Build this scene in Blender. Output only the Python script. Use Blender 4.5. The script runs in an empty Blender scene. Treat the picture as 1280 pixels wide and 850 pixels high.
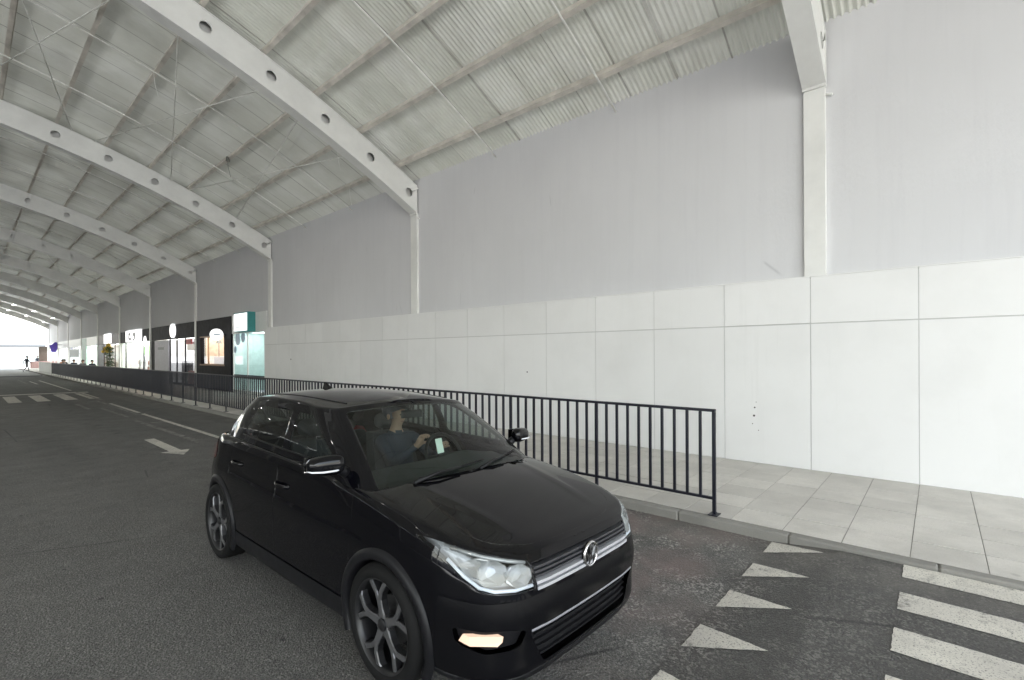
import bpy, bmesh, math, random
import numpy as np
from mathutils import Vector, Matrix
random.seed(7); rng = np.random.default_rng(7)
R = math.radians
scene = bpy.context.scene
COL = scene.collection

# ------------------------------------------------------------------ tagging
def tag(o, label=None, cat=None, group=None, kind=None):
    if label: o['label'] = label
    if cat: o['category'] = cat
    if group: o['group'] = group
    if kind: o['kind'] = kind
    return o

def thing(name, label, cat, loc=(0, 0, 0), rz=0, group=None):
    o = bpy.data.objects.new(name, None); COL.objects.link(o)
    o.location = loc; o.rotation_euler = (0, 0, rz); o.empty_display_size = .1
    return tag(o, label, cat, group)

def copy_tree(o, parent=None):
    c = o.copy(); COL.objects.link(c); c.parent = parent
    for ch in list(o.children): copy_tree(ch, c)
    return c

# ------------------------------------------------------------------ mesh builder
class MB:
    def __init__(s): s.v = []; s.f = []; s.m = []; s.mi = 0
    def add(s, vs, fs):
        b = len(s.v); s.v += [tuple(map(float, p)) for p in vs]
        s.f += [tuple(b + i for i in f) for f in fs]; s.m += [s.mi] * len(fs); return s
    def box(s, x0, x1, y0, y1, z0, z1):
        return s.add([(x0,y0,z0),(x1,y0,z0),(x1,y1,z0),(x0,y1,z0),(x0,y0,z1),(x1,y0,z1),(x1,y1,z1),(x0,y1,z1)],
                     [(3,2,1,0),(4,5,6,7),(0,1,5,4),(1,2,6,5),(2,3,7,6),(3,0,4,7)])
    def bbox(s, x0, x1, y0, y1, z0, z1, b=.004):
        # box with its vertical and top edges chamfered
        xs = [(x0+b,y0),(x1-b,y0),(x1,y0+b),(x1,y1-b),(x1-b,y1),(x0+b,y1),(x0,y1-b),(x0,y0+b)]
        cx, cy = (x0+x1)/2, (y0+y1)/2
        def ins(p): return (p[0]+(b if p[0]<cx else -b), p[1]+(b if p[1]<cy else -b))
        vs = [(x,y,z0) for x,y in xs]+[(x,y,z1-b) for x,y in xs]+[(*ins(p),z1) for p in xs]
        fs = [tuple(range(7,-1,-1)), tuple(range(16,24))]
        for k in range(2):
            for i in range(8):
                j=(i+1)%8; fs.append((k*8+i,k*8+j,k*8+8+j,k*8+8+i))
        return s.add(vs, fs)
    def tube(s, pts, r, n=10, caps=True):
        pts=[Vector(p) for p in pts]; rs = r if hasattr(r,'__len__') else [r]*len(pts)
        vs=[]; fs=[]; prev=None
        for i,p in enumerate(pts):
            t=(pts[min(i+1,len(pts)-1)]-pts[max(i-1,0)]).normalized()
            a = prev if prev is not None else (Vector((0,0,1)) if abs(t.z)<.9 else Vector((1,0,0)))
            a=(a-t*a.dot(t)).normalized(); prev=a; b=t.cross(a)
            for k in range(n):
                q=2*math.pi*k/n; vs.append(p+(a*math.cos(q)+b*math.sin(q))*rs[i])
        for i in range(len(pts)-1):
            for k in range(n):
                j=(k+1)%n; fs.append((i*n+k,i*n+j,(i+1)*n+j,(i+1)*n+k))
        if caps:
            fs.append(tuple(range(n-1,-1,-1))); fs.append(tuple((len(pts)-1)*n+k for k in range(n)))
        return s.add(vs,fs)
    def lathe(s, prof, axis='x', c=(0,0,0), n=48, close=False):
        # prof: list of (along, radius)
        vs=[];fs=[]
        for a,r in prof:
            for k in range(n):
                q=2*math.pi*k/n; u,w=r*math.cos(q),r*math.sin(q)
                vs.append({'x':(c[0]+a,c[1]+u,c[2]+w),'y':(c[0]+u,c[1]+a,c[2]+w),'z':(c[0]+u,c[1]+w,c[2]+a)}[axis])
        m=len(prof)
        for i in range(m if close else m-1):
            i2=(i+1)%m
            for k in range(n):
                j=(k+1)%n; fs.append((i*n+k,i*n+j,i2*n+j,i2*n+k))
        return s.add(vs,fs)
    def sphere(s, c, r, nu=20, nv=12):
        rx,ry,rz = r if hasattr(r,'__len__') else (r,r,r)
        vs=[(c[0],c[1],c[2]+rz)];fs=[]
        for i in range(1,nv):
            a=math.pi*i/nv
            for k in range(nu):
                q=2*math.pi*k/nu; vs.append((c[0]+rx*math.sin(a)*math.cos(q),c[1]+ry*math.sin(a)*math.sin(q),c[2]+rz*math.cos(a)))
        vs.append((c[0],c[1],c[2]-rz)); L=len(vs)-1
        for k in range(nu): fs.append((0,1+k,1+(k+1)%nu)); fs.append((L,L-nu+(k+1)%nu,L-nu+k))
        for i in range(nv-2):
            for k in range(nu):
                j=(k+1)%nu; fs.append((1+i*nu+k,1+(i+1)*nu+k,1+(i+1)*nu+j,1+i*nu+j))
        return s.add(vs,fs)
    def prism(s, poly, ax, a0, a1):
        # polygon in the two other axes, extruded along axis ax
        o=[i for i in range(3) if i!=ax]; n=len(poly); vs=[]
        for a in (a0,a1):
            for p in poly:
                v=[0,0,0]; v[ax]=a; v[o[0]]=p[0]; v[o[1]]=p[1]; vs.append(v)
        fs=[tuple(range(n)),tuple(range(2*n-1,n-1,-1))]+[(i,n+i,n+(i+1)%n,(i+1)%n) for i in range(n)]
        return s.add(vs,fs)
    def build(s, name, mats, parent=None, smooth=False, bevel=0, fixn=True, angle=None):
        me=bpy.data.meshes.new(name); me.from_pydata(s.v,[],s.f)
        for m in (mats if isinstance(mats,(list,tuple)) else [mats]): me.materials.append(m)
        me.polygons.foreach_set('material_index', s.m)
        if fixn:
            bm=bmesh.new(); bm.from_mesh(me); bmesh.ops.recalc_face_normals(bm,faces=bm.faces); bm.to_mesh(me); bm.free()
        if smooth or angle:
            me.polygons.foreach_set('use_smooth',[True]*len(me.polygons))
            if angle: me.set_sharp_from_angle(angle=R(angle))
        me.update()
        o=bpy.data.objects.new(name,me); COL.objects.link(o); o.parent=parent
        if bevel:
            md=o.modifiers.new('bevel','BEVEL'); md.width=bevel; md.segments=2; md.limit_method='ANGLE'
        return o

# ------------------------------------------------------------------ materials
def new_mat(name):
    m=bpy.data.materials.new(name); m.use_nodes=True; nt=m.node_tree
    for n in list(nt.nodes): nt.nodes.remove(n)
    out=nt.nodes.new('ShaderNodeOutputMaterial'); b=nt.nodes.new('ShaderNodeBsdfPrincipled')
    nt.links.new(b.outputs[0],out.inputs[0]); return m,nt,b,out
class N:
    def __init__(s,nt): s.nt=nt
    def node(s,t,**kw):
        n=s.nt.nodes.new(t)
        for k,v in kw.items():
            if k.startswith('i_'): n.inputs[k[2:].replace('_',' ')].default_value=v
            else: setattr(n,k,v)
        return n
    def link(s,a,b): s.nt.links.new(a,b)
    def coords(s,kind='Object',scale=(1,1,1),loc=(0,0,0)):
        tc=s.node('ShaderNodeTexCoord'); mp=s.node('ShaderNodeMapping')
        mp.inputs['Scale'].default_value=scale; mp.inputs['Location'].default_value=loc
        s.link(tc.outputs[kind],mp.inputs['Vector']); return mp.outputs[0]
    def noise(s,vec,scale,detail=4,rough=.55):
        n=s.node('ShaderNodeTexNoise'); n.inputs['Scale'].default_value=scale; n.inputs['Detail'].default_value=detail; n.inputs['Roughness'].default_value=rough
        s.link(vec,n.inputs['Vector']); return n.outputs[0]
    def voro(s,vec,scale,feature='F1'):
        n=s.node('ShaderNodeTexVoronoi'); n.feature=feature; n.inputs['Scale'].default_value=scale; s.link(vec,n.inputs['Vector']); return n
    def ramp(s,fac,stops):
        n=s.node('ShaderNodeValToRGB'); cr=n.color_ramp
        while len(cr.elements)<len(stops): cr.elements.new(.5)
        for e,(p,c) in zip(cr.elements,stops):
            e.position=p; e.color=(c,c,c,1) if not hasattr(c,'__len__') else (*c,1)
        s.link(fac,n.inputs[0]); return n.outputs[0]
    def mix(s,fac,a,b,mode='MIX'):
        n=s.node('ShaderNodeMix',data_type='RGBA',blend_type=mode)
        for v,k in ((fac,0),(a,6),(b,7)):
            if hasattr(v,'is_linked') or hasattr(v,'links'): s.link(v,n.inputs[k])
            else: n.inputs[k].default_value=v if k==0 else ((*v,1) if hasattr(v,'__len__') else (v,v,v,1))
        return n.outputs[2]
    def math(s,op,a,b=0.0):
        n=s.node('ShaderNodeMath',operation=op)
        for v,k in ((a,0),(b,1)):
            if hasattr(v,'links'): s.link(v,n.inputs[k])
            else: n.inputs[k].default_value=v
        return n.outputs[0]
    def bump(s,h,strength=.3,dist=.01):
        n=s.node('ShaderNodeBump'); n.inputs['Strength'].default_value=strength; n.inputs['Distance'].default_value=dist
        s.link(h,n.inputs['Height']); return n.outputs[0]

def plain(name,col,rough=.5,metal=0,var=0,vscale=6,bump=0,bscale=60,coat=0,spec=None):
    m,nt,b,out=new_mat(name); n=N(nt)
    b.inputs['Base Color'].default_value=(*col,1); b.inputs['Roughness'].default_value=rough; b.inputs['Metallic'].default_value=metal
    if coat: b.inputs['Coat Weight'].default_value=coat; b.inputs['Coat Roughness'].default_value=.03
    if spec is not None: b.inputs['Specular IOR Level'].default_value=spec
    v=n.coords()
    if var:
        c=n.mix(n.ramp(n.noise(v,vscale,6,.6),[(.3,0),(.7,1)]),tuple(x*(1-var) for x in col),tuple(min(1,x*(1+var*.5)) for x in col)); n.link(c,b.inputs['Base Color'])
        n.link(n.math('ADD',n.math('MULTIPLY',n.noise(v,vscale*3,3),.25*min(1,var*3)),rough-.1*min(1,var*3)),b.inputs['Roughness'])
    if bump: n.link(n.bump(n.noise(v,bscale,4),bump,.005),b.inputs['Normal'])
    return m
def emit(name,col,strength):
    m,nt,b,out=new_mat(name)
    b.inputs['Base Color'].default_value=(*[c*.5 for c in col],1); b.inputs['Emission Color'].default_value=(*col,1); b.inputs['Emission Strength'].default_value=strength; b.inputs['Roughness'].default_value=.4
    return m
def glass(name,tint,gloss=1.0,rough=.0):
    m,nt,b,out=new_mat(name); n=N(nt); nt.nodes.remove(b)
    t=n.node('ShaderNodeBsdfTransparent'); t.inputs[0].default_value=(*tint,1)
    g=n.node('ShaderNodeBsdfGlossy'); g.inputs['Roughness'].default_value=rough
    lw_=n.node('ShaderNodeLayerWeight'); lw_.inputs[0].default_value=.5
    sch=n.math('ADD',n.math('MULTIPLY',n.math('POWER',lw_.outputs['Facing'],5.0),.92),.045)
    mx=n.node('ShaderNodeMixShader'); n.link(n.math('MULTIPLY',sch,gloss),mx.inputs[0])
    n.link(t.outputs[0],mx.inputs[1]); n.link(g.outputs[0],mx.inputs[2]); n.link(mx.outputs[0],out.inputs[0]); return m

M={}
def mk_asphalt():
    m,nt,b,out=new_mat('asphalt'); n=N(nt); v=n.coords()
    big=n.noise(v,.35,5,.6); mid=n.noise(v,2.3,5,.65); fine=n.noise(v,70,3,.7)
    c=n.mix(n.ramp(big,[(.3,0),(.7,1)]),(.086,.083,.078),(.130,.126,.118))
    c=n.mix(n.ramp(mid,[(.35,0),(.65,.6)]),c,(.100,.097,.090))
    vo=n.voro(v,115); # aggregate
    agg=n.ramp(vo.outputs['Color'],[(.55,0),(.95,1)])
    c=n.mix(n.math('MULTIPLY',agg,.8),c,(.30,.29,.27))
    c=n.mix(n.ramp(fine,[(.36,.75),(.52,0)]),c,(.030,.030,.028))
    # polished, worn patches where pale stone shows, near the kerb and crossing
    tc=n.node('ShaderNodeTexCoord'); sp=n.node('ShaderNodeSeparateXYZ'); n.link(tc.outputs['Object'],sp.inputs[0])
    zx=n.ramp(n.math('MULTIPLY',n.math('SUBTRACT',sp.outputs[0],2.0),.34),[(0,0),(.3,1)])
    zy=n.ramp(n.math('MULTIPLY',n.math('SUBTRACT',3.6,sp.outputs[1]),.30),[(0,0),(.25,1),(.55,1),(.85,.25)])
    zone=n.math('MULTIPLY',zx,zy)
    # recent darker patch of tarmac at the crossing
    dark=n.math('MULTIPLY',n.ramp(n.math('ADD',n.math('MULTIPLY',n.math('SUBTRACT',1.35,sp.outputs[1]),1.0),n.math('MULTIPLY',mid,.8)),[(.45,0),(.62,1)]),n.ramp(n.math('MULTIPLY',sp.outputs[0],.2),[(.25,0),(.4,1)]))
    c=n.mix(n.math('MULTIPLY',dark,.6),c,(.050,.047,.045))
    worn=n.math('MULTIPLY',n.ramp(n.noise(v,3.2,8,.75),[(.45,0),(.55,1)]),zone)
    st=n.ramp(n.voro(v,70).outputs['Color'],[(.62,0),(.72,1)])
    c=n.mix(n.math('MULTIPLY',n.math('MULTIPLY',worn,st),.95),c,(.42,.40,.37))
    st2=n.ramp(n.voro(v,60).outputs['Color'],[(.80,0),(.9,1)])
    c=n.mix(n.math('MULTIPLY',n.math('MULTIPLY',zone,st2),.14),c,(.34,.33,.30))
    red=n.math('MULTIPLY',n.math('MULTIPLY',n.ramp(n.noise(v,1.1,4,.6),[(.42,0),(.6,1)]),zone),n.ramp(n.math('MULTIPLY',sp.outputs[1],.4),[(.35,0),(.6,1)]))
    c=n.mix(n.math('MULTIPLY',red,.85),c,(.20,.152,.142))
    # oil and tyre wear along the lane
    wx=n.node('ShaderNodeMapping'); wx.inputs['Scale'].default_value=(.9,.06,1); n.link(tc.outputs['Object'],wx.inputs[0])
    c=n.mix(n.ramp(n.noise(wx.outputs[0],1.0,3),[(.46,0),(.72,.5)]),c,(.048,.048,.046))
    # oil drips down the middle of the lane and pale dust near the kerb
    lane=n.ramp(n.math('ABSOLUTE',n.math('SUBTRACT',sp.outputs[0],2.2)),[(.0,1),(.30,0)])
    c=n.mix(n.math('MULTIPLY',lane,n.ramp(n.noise(v,2.6,6,.75),[(.50,0),(.66,.6)])),c,(.022,.021,.020))
    dust=n.math('MULTIPLY',n.ramp(n.math('MULTIPLY',n.math('SUBTRACT',sp.outputs[0],3.9),1.0),[(.0,0),(.92,1)]),n.ramp(n.noise(v,1.9,7,.7),[(.40,0),(.62,.55)]))
    c=n.mix(dust,c,(.20,.185,.165))
    # fine cracks
    cv=n.voro(n.mix(.12,v,n.node('ShaderNodeTexNoise').outputs[1]),.55,'DISTANCE_TO_EDGE')
    ck=n.math('MULTIPLY',n.ramp(cv.outputs['Distance'],[(.002,1),(.007,0)]),n.ramp(n.noise(v,.5,2),[(.5,0),(.58,1)]))
    c=n.mix(n.math('MULTIPLY',ck,.7),c,(.02,.02,.02))
    # dropped chewing gum / dark spots
    sv=n.voro(v,2.1); c=n.mix(n.ramp(sv.outputs['Distance'],[(.028,.8),(.04,0)]),c,(.015,.015,.015))
    n.link(c,b.inputs['Base Color'])
    n.link(n.ramp(mid,[(.3,.60),(.7,.85)]),b.inputs['Roughness'])
    h=n.math('ADD',n.math('MULTIPLY',n.voro(v,95).outputs['Distance'],.8),n.math('MULTIPLY',fine,.6))
    n.link(n.bump(h,.9,.008),b.inputs['Normal']); return m
M['asphalt']=mk_asphalt()
def mk_paint():
    m,nt,b,out=new_mat('road_paint'); n=N(nt); v=n.coords()
    wear=n.math('MULTIPLY',n.ramp(n.noise(v,7,9,.8),[(.52,0),(.60,1)]),n.ramp(n.noise(v,1.3,4,.6),[(.45,.15),(.62,1)]))
    grit=n.ramp(n.noise(v,80,3,.75),[(.56,0),(.62,1)])
    c=n.mix(n.ramp(n.noise(v,3,6),[(.3,0),(.7,1)]),(.66,.63,.56),(.50,.475,.43))
    sc=n.ramp(n.noise(n.coords(scale=(1,.35,1)),1.6,6,.7),[(.52,0),(.72,.4)])
    c=n.mix(sc,c,(.34,.32,.30))
    c=n.mix(n.math('MULTIPLY',grit,.85),c,(.12,.115,.11)); c=n.mix(wear,c,(.06,.058,.055))
    n.link(c,b.inputs['Base Color']); b.inputs['Roughness'].default_value=.75
    n.link(n.bump(n.noise(v,90,3),.5,.004),b.inputs['Normal']); return m
M['road_paint']=mk_paint()
def mk_old():
    m,nt,b,out=new_mat('faded_paint'); n=N(nt); v=n.coords()
    wear=n.ramp(n.noise(v,7,8,.75),[(.42,0),(.60,1)])
    c=n.mix(wear,(.26,.25,.235),(.055,.054,.05)); n.link(c,b.inputs['Base Color']); b.inputs['Roughness'].default_value=.8; return m
M['faded_paint']=mk_old()
def mk_paver(name,base,var,sc=1):
    m,nt,b,out=new_mat(name); n=N(nt); v=n.coords()
    g=n.node('ShaderNodeNewGeometry')
    c=n.mix(g.outputs['Random Per Island'],tuple(x*(1-var) for x in base),tuple(x*(1+var*.5) for x in base))
    st=n.ramp(n.noise(v,1.7,7,.65),[(.40,0),(.75,.7)])
    c=n.mix(st,c,tuple(x*.66 for x in base)); c=n.mix(n.math('MULTIPLY',n.ramp(n.noise(v,130,2),[(.35,1),(.5,0)]),.3),c,tuple(x*.6 for x in base))
    c=n.mix(n.ramp(n.voro(v,1.7).outputs['Distance'],[(.03,.4),(.06,0)]),c,tuple(x*.4 for x in base))
    n.link(c,b.inputs['Base Color']); b.inputs['Roughness'].default_value=.82
    n.link(n.bump(n.noise(v,140,3),.25,.003),b.inputs['Normal']); return m
M['paver']=mk_paver('paver_concrete',(.60,.575,.53),.11)
M['kerb']=mk_paver('kerb_concrete',(.29,.28,.255),.25)
def mk_concrete(name,base):
    m,nt,b,out=new_mat(name); n=N(nt); v=n.coords()
    c=n.mix(n.ramp(n.noise(v,.4,8,.65),[(.3,0),(.7,1)]),tuple(x*.78 for x in base),base); c=n.mix(n.ramp(n.noise(v,30,3),[(.35,.4),(.55,0)]),c,tuple(x*.6 for x in base))
    n.link(c,b.inputs['Base Color']); b.inputs['Roughness'].default_value=.8; return m
M['concrete']=mk_concrete('pale_concrete',(.52,.52,.51))
M['joint']=plain('dirty_joint',(.22,.21,.19),.9,var=.3,vscale=9)
def mk_wall():
    m,nt,b,out=new_mat('lilac_plaster'); n=N(nt); v=n.coords()
    base=(.495,.49,.535)
    c=n.mix(n.ramp(n.noise(v,.22,4),[(.35,0),(.65,1)]),(.565,.565,.580),(.620,.620,.633))
    str_=n.noise(n.coords(scale=(1,3.5,.16)),2.2,6,.7)
    c=n.mix(n.ramp(str_,[(.50,0),(.78,.15)]),c,(.42,.42,.45))
    c=n.mix(n.ramp(n.noise(n.coords(scale=(1,2.0,.5)),1.1,6,.7),[(.52,0),(.75,.22)]),c,(.66,.66,.68))
    # thin plaster cracks, upright and rare
    wob=n.node('ShaderNodeMapping'); 
    cr=n.voro(n.coords(scale=(1,.5,.10)),1.15,'DISTANCE_TO_EDGE')
    crm=n.math('MULTIPLY',n.ramp(cr.outputs['Distance'],[(.0015,1),(.004,0)]),n.ramp(n.noise(v,.9,3),[(.60,0),(.66,1)]))
    c=n.mix(n.math('MULTIPLY',crm,.35),c,(.22,.22,.24))
    n.link(c,b.inputs['Base Color']); b.inputs['Roughness'].default_value=.75
    patch=n.ramp(n.noise(v,.55,3),[(.50,0),(.62,1)])
    rough=n.noise(n.coords(scale=(1,2.2,.7)),16,5,.6)
    h=n.math('ADD',n.math('MULTIPLY',n.math('MULTIPLY',rough,patch),1.0),n.math('MULTIPLY',n.noise(v,1.4,4),.8))
    n.link(n.bump(h,.17,.03),b.inputs['Normal']); return m
M['wall']=mk_wall()
def mk_panel():
    m,nt,b,out=new_mat('white_panel'); n=N(nt); v=n.coords()
    g=n.node('ShaderNodeObjectInfo')
    c=n.mix(g.outputs['Random'],(.70,.70,.695),(.745,.745,.74))
    c=n.mix(n.ramp(n.noise(v,.9,6,.6),[(.45,0),(.75,.5)]),c,(.63,.63,.62))
    c=n.mix(n.ramp(n.noise(n.coords(scale=(1,4,.22)),2.0,6,.7),[(.58,0),(.8,.22)]),c,(.55,.545,.53))
    n.link(c,b.inputs['Base Color']); b.inputs['Roughness'].default_value=.48
    n.link(n.bump(n.noise(v,1.6,3),.12,.03),b.inputs['Normal']); return m
M['panel']=mk_panel()
def mk_roof():
    m,nt,b,out=new_mat('corrugated_sheet'); n=N(nt)
    uv=n.coords('UV')
    br=n.node('ShaderNodeTexBrick'); br.offset=0; br.inputs['Scale'].default_value=1; br.inputs['Mortar Size'].default_value=.020; br.inputs['Mortar Smooth'].default_value=.5
    br.inputs['Brick Width'].default_value=400; br.inputs['Row Height'].default_value=.86
    br.inputs['Color1'].default_value=(.63,.63,.575,1); br.inputs['Color2'].default_value=(.55,.555,.50,1); br.inputs['Mortar'].default_value=(.26,.25,.22,1)
    n.link(uv,br.inputs['Vector'])
    v=n.coords('UV',(1,1,1))
    pale=n.ramp(n.noise(n.coords('UV',(1,.9,1)),.75,5,.6),[(.46,0),(.62,1)])
    c=n.mix(n.math('MULTIPLY',pale,.45),br.outputs[0],(.76,.76,.735))
    grime=n.ramp(n.noise(n.coords('UV',(.45,2.2,1)),1.3,7,.7),[(.48,0),(.72,.55)])
    c=n.mix(grime,c,(.46,.455,.40))
    # dirt settled against the purlins
    n.link(c,b.inputs['Base Color']); b.inputs['Roughness'].default_value=.55
    # thin sheet with translucency added so daylight brightens the underside
    t=n.node('ShaderNodeBsdfTranslucent'); n.link(n.mix(.5,c,(.86,.88,.80)),t.inputs[0])
    mx=n.node('ShaderNodeMixShader'); n.link(n.ramp(n.noise(n.coords('UV',(.8,.9,1)),.75,5,.6),[(.40,.010),(.66,.022)]),mx.inputs[0])
    n.link(b.outputs[0],mx.inputs[1]); n.link(t.outputs[0],mx.inputs[2]); n.link(mx.outputs[0],out.inputs[0])
    return m
M['roof']=mk_roof()
M['steel']=plain('white_painted_steel',(.72,.72,.70),.45,var=.10,vscale=1.6,bump=.06,bscale=9)
M['purlin']=plain('beige_steel',(.64,.60,.54),.55,var=.28,vscale=2.5)
M['rod']=plain('rod_steel',(.78,.78,.74),.5,var=.2)
M['iron']=plain('black_iron',(.008,.009,.018),.42,var=.3,vscale=12)
M['dark_gap']=plain('dark_gap',(.03,.03,.03),.9,var=.2)
M['white']=plain('white_paint',(.78,.78,.77),.4,var=.05)
M['black_wall']=plain('black_cladding',(.006,.0055,.010),.6,var=.3,vscale=1.5,spec=.15)
M['brown_wall']=plain('brown_cladding',(.060,.030,.032),.5,var=.25)
M['shop_glass']=glass('shop_glass',(.90,.94,.93),.8)
M['teal_glass']=glass('teal_glass',(.84,.94,.935),.8)
M['lamp']=emit('lamp_light',(1,.98,.95),9)

# ------------------------------------------------------------------ camera frame (photo calibration)
H=1.71; YAW=R(48.65); ROLL=R(.3)
cam_d=bpy.data.cameras.new('camera'); cam=bpy.data.objects.new('camera',cam_d); COL.objects.link(cam); scene.camera=cam
cam_d.sensor_width=36; cam_d.lens=604.5/1280*36; cam_d.clip_end=2000; cam_d.clip_start=.05
cam_d.shift_y=(442-425)/1280
fwv=Vector((math.sin(YAW),math.cos(YAW),0)); rt0=Vector((math.cos(YAW),-math.sin(YAW),0)); up0=Vector((0,0,1))
rt=rt0*math.cos(ROLL)-up0*math.sin(ROLL); upv=up0*math.cos(ROLL)+rt0*math.sin(ROLL)
cam.matrix_world=Matrix(((rt.x,upv.x,-fwv.x,0),(rt.y,upv.y,-fwv.y,0),(rt.z,upv.z,-fwv.z,H),(0,0,0,1)))

# ------------------------------------------------------------------ setting
SW=.09; KX=4.82; PX=7.69
bay=9.0; ARCH=[1.27+bay*k for k in range(-1,11)]
CXA=-5.15; CZA=-18.07; RM=27.10; RROOF=27.60
XR=7.80; XL=2*CXA-XR
def zarc(x,r): return CZA+math.sqrt(r*r-(x-CXA)**2)

def sheet(name,x0,x1,y0,y1,z,mat,nx=1,ny=1):
    mb=MB()
    for i in range(nx):
        for j in range(ny):
            a,b=x0+(x1-x0)*i/nx,x0+(x1-x0)*(i+1)/nx; c,d=y0+(y1-y0)*j/ny,y0+(y1-y0)*(j+1)/ny
            mb.add([(a,c,z),(b,c,z),(b,d,z),(a,d,z)],[(0,1,2,3)])
    return tag(mb.build(name,mat,fixn=False),kind='structure')
sheet('ground',-700,700,-700,900,-.012,M['concrete'])
RZ=.058
def roadz(y): return RZ*min(1,max(0,(1.16-y)/.56))   # low ramp up to the raised crossing
mb=MB(); py_=[-30,.60,1.16,57.6]
for a,b in zip(py_[:-1],py_[1:]): mb.add([(-17.5,a,roadz(a)),(KX+.02,a,roadz(a)),(KX+.02,b,roadz(b)),(-17.5,b,roadz(b))],[(0,1,2,3)])
tag(mb.build('road',M['asphalt'],fixn=False),kind='structure')
sheet('far_road',-17.5,KX+.3,57.6,135,0,mk_concrete('bright_concrete',(.42,.415,.41)))
mb=MB()
mb.prism([(57.3,.0),(57.6,.035),(58.1,.045),(58.6,.035),(58.9,.0)],0,-12,KX-.3); tag(mb.build('speed_bump',plain('dark_rubber',(.02,.02,.02),.7,var=.2)),'low dark speed bump crossing the road where the pale concrete begins','speed bump')

# kerb and paving
mb=MB(); y=-14.0
while y<66:
    L=1.0; mb.bbox(KX+random.uniform(-.004,.004),KX+.108,y+.002,y+L-.002,-.05,SW+random.uniform(-.004,.003),.012); y+=L
tag(mb.build('kerb',M['kerb']),kind='structure')
tag(MB().box(KX+.105,PX+.4,-14,92,-.05,SW-.0045).build('pavement_bed',M['joint']),kind='structure')
mb=MB(); ty=.45; tx=.437; y=-13.8+.02
g=.007
while y<91:
    for i in range(6):
        x0=KX+.110+i*tx+ (0); x1=x0+tx
        if i==5: x1=PX+.1
        dz=random.uniform(-.002,.002)
        mb.box(x0+g,x1-g,y+.003,y+ty-.003,SW-.03,SW+dz)
    y+=ty
tag(mb.build('pavement',M['paver']),kind='structure')

# road markings (painted sheets on the asphalt)
def marks(name,polys,mat,z=.004):
    mb=MB()
    for p in polys:
        q=[]
        for a,b in zip(p,p[1:]+p[:1]):
            L=math.hypot(b[0]-a[0],b[1]-a[1]); k=max(1,min(60,int(L/.035)))
            for t in range(k): q.append((a[0]+(b[0]-a[0])*t/k+random.gauss(0,.002),a[1]+(b[1]-a[1])*t/k+random.gauss(0,.002)))
        mb.add([(x,y,z+roadz(y)) for x,y in q],[tuple(range(len(q)))])
    o=mb.build(name,mat,fixn=False)
    me=o.data
    for pl in me.polygons:
        if pl.normal.z<0: pl.flip()
    return tag(o,kind='structure')
tri=[]; tx0=4.82
for i in range(8):
    xa=4.80-.582*i
    tri.append([(xa,1.125),(xa-.305,1.125),(xa-.10,.712)])
marks('ramp_triangle_marking',tri,M['road_paint'])
zeb=[]
for i in range(9):
    x1=4.808-.566*i; x0=4.535-.579*i
    zeb.append([(x0,.203),(x1,.203),(x1,-2.6),(x0,-2.6)])
marks('crossing_marking',zeb,M['road_paint'])
marks('far_crossing_marking',[[(x,25.3),(x+w,25.3),(x+w,29.4),(x,29.4)] for x,w in ((1.09,.36),(1.84,.38),(2.62,.38),(3.34,.32),(.32,.36),(-.45,.36),(-1.2,.36),(-2,.36))]
      +[[(-6,31.8),(3.9,29.75),(3.9,30.35),(-6,32.5)]],M['road_paint'])
marks('lane_marking',[[(3.46,11.0),(3.56,11.0),(3.53,17.5),(3.43,17.5)],[(3.43,17.9),(3.53,17.9),(3.53,22.2),(3.43,22.2)],[(3.47,32),(3.57,32),(3.57,47),(3.47,47)],
      [(2.97,41),(3.05,41),(3.02,46),(2.94,46)],[(3.46,3),(3.56,3),(3.56,10.9),(3.46,10.9)]],M['road_paint'])
marks('old_lane_marking',[[(3.02,10.8),(3.14,10.8),(3.05,16.1),(2.93,16.1)],[(2.98,16.7),(3.08,16.7),(3.03,20.4),(2.93,20.4)],[(2.98,14.85),(3.44,14.85),(3.44,15.05),(2.98,15.05)],
      [(3.3,17.4),(3.4,17.4),(3.4,24),(3.3,24)],[(2.6,20.3),(2.72,20.3),(2.72,23),(2.6,23)],[(2.58,42),(2.68,42),(2.66,50),(2.56,50)],[(3.5,24.2),(3.6,24.2),(3.58,31),(3.48,31)]],M['faded_paint'])
marks('arrow_marking',[[(2.42,12.1),(2.60,12.1),(2.60,10.25),(2.74,10.25),(2.51,9.75),(2.28,10.25),(2.42,10.25)]],M['road_paint'])

# ------------------------------------------------------------------ hall: wall, panels, arches, roof
WX=7.865
mb=MB(); ztop=6.28
mb.box(WX,WX+.3,-9.5,19.62,0,ztop); mb.box(WX,WX+.3,19.62,96,3.43,ztop)
tag(mb.build('hall_wall',M['wall']),'long lilac grey plastered wall above the white panels and the shops','wall')

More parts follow.
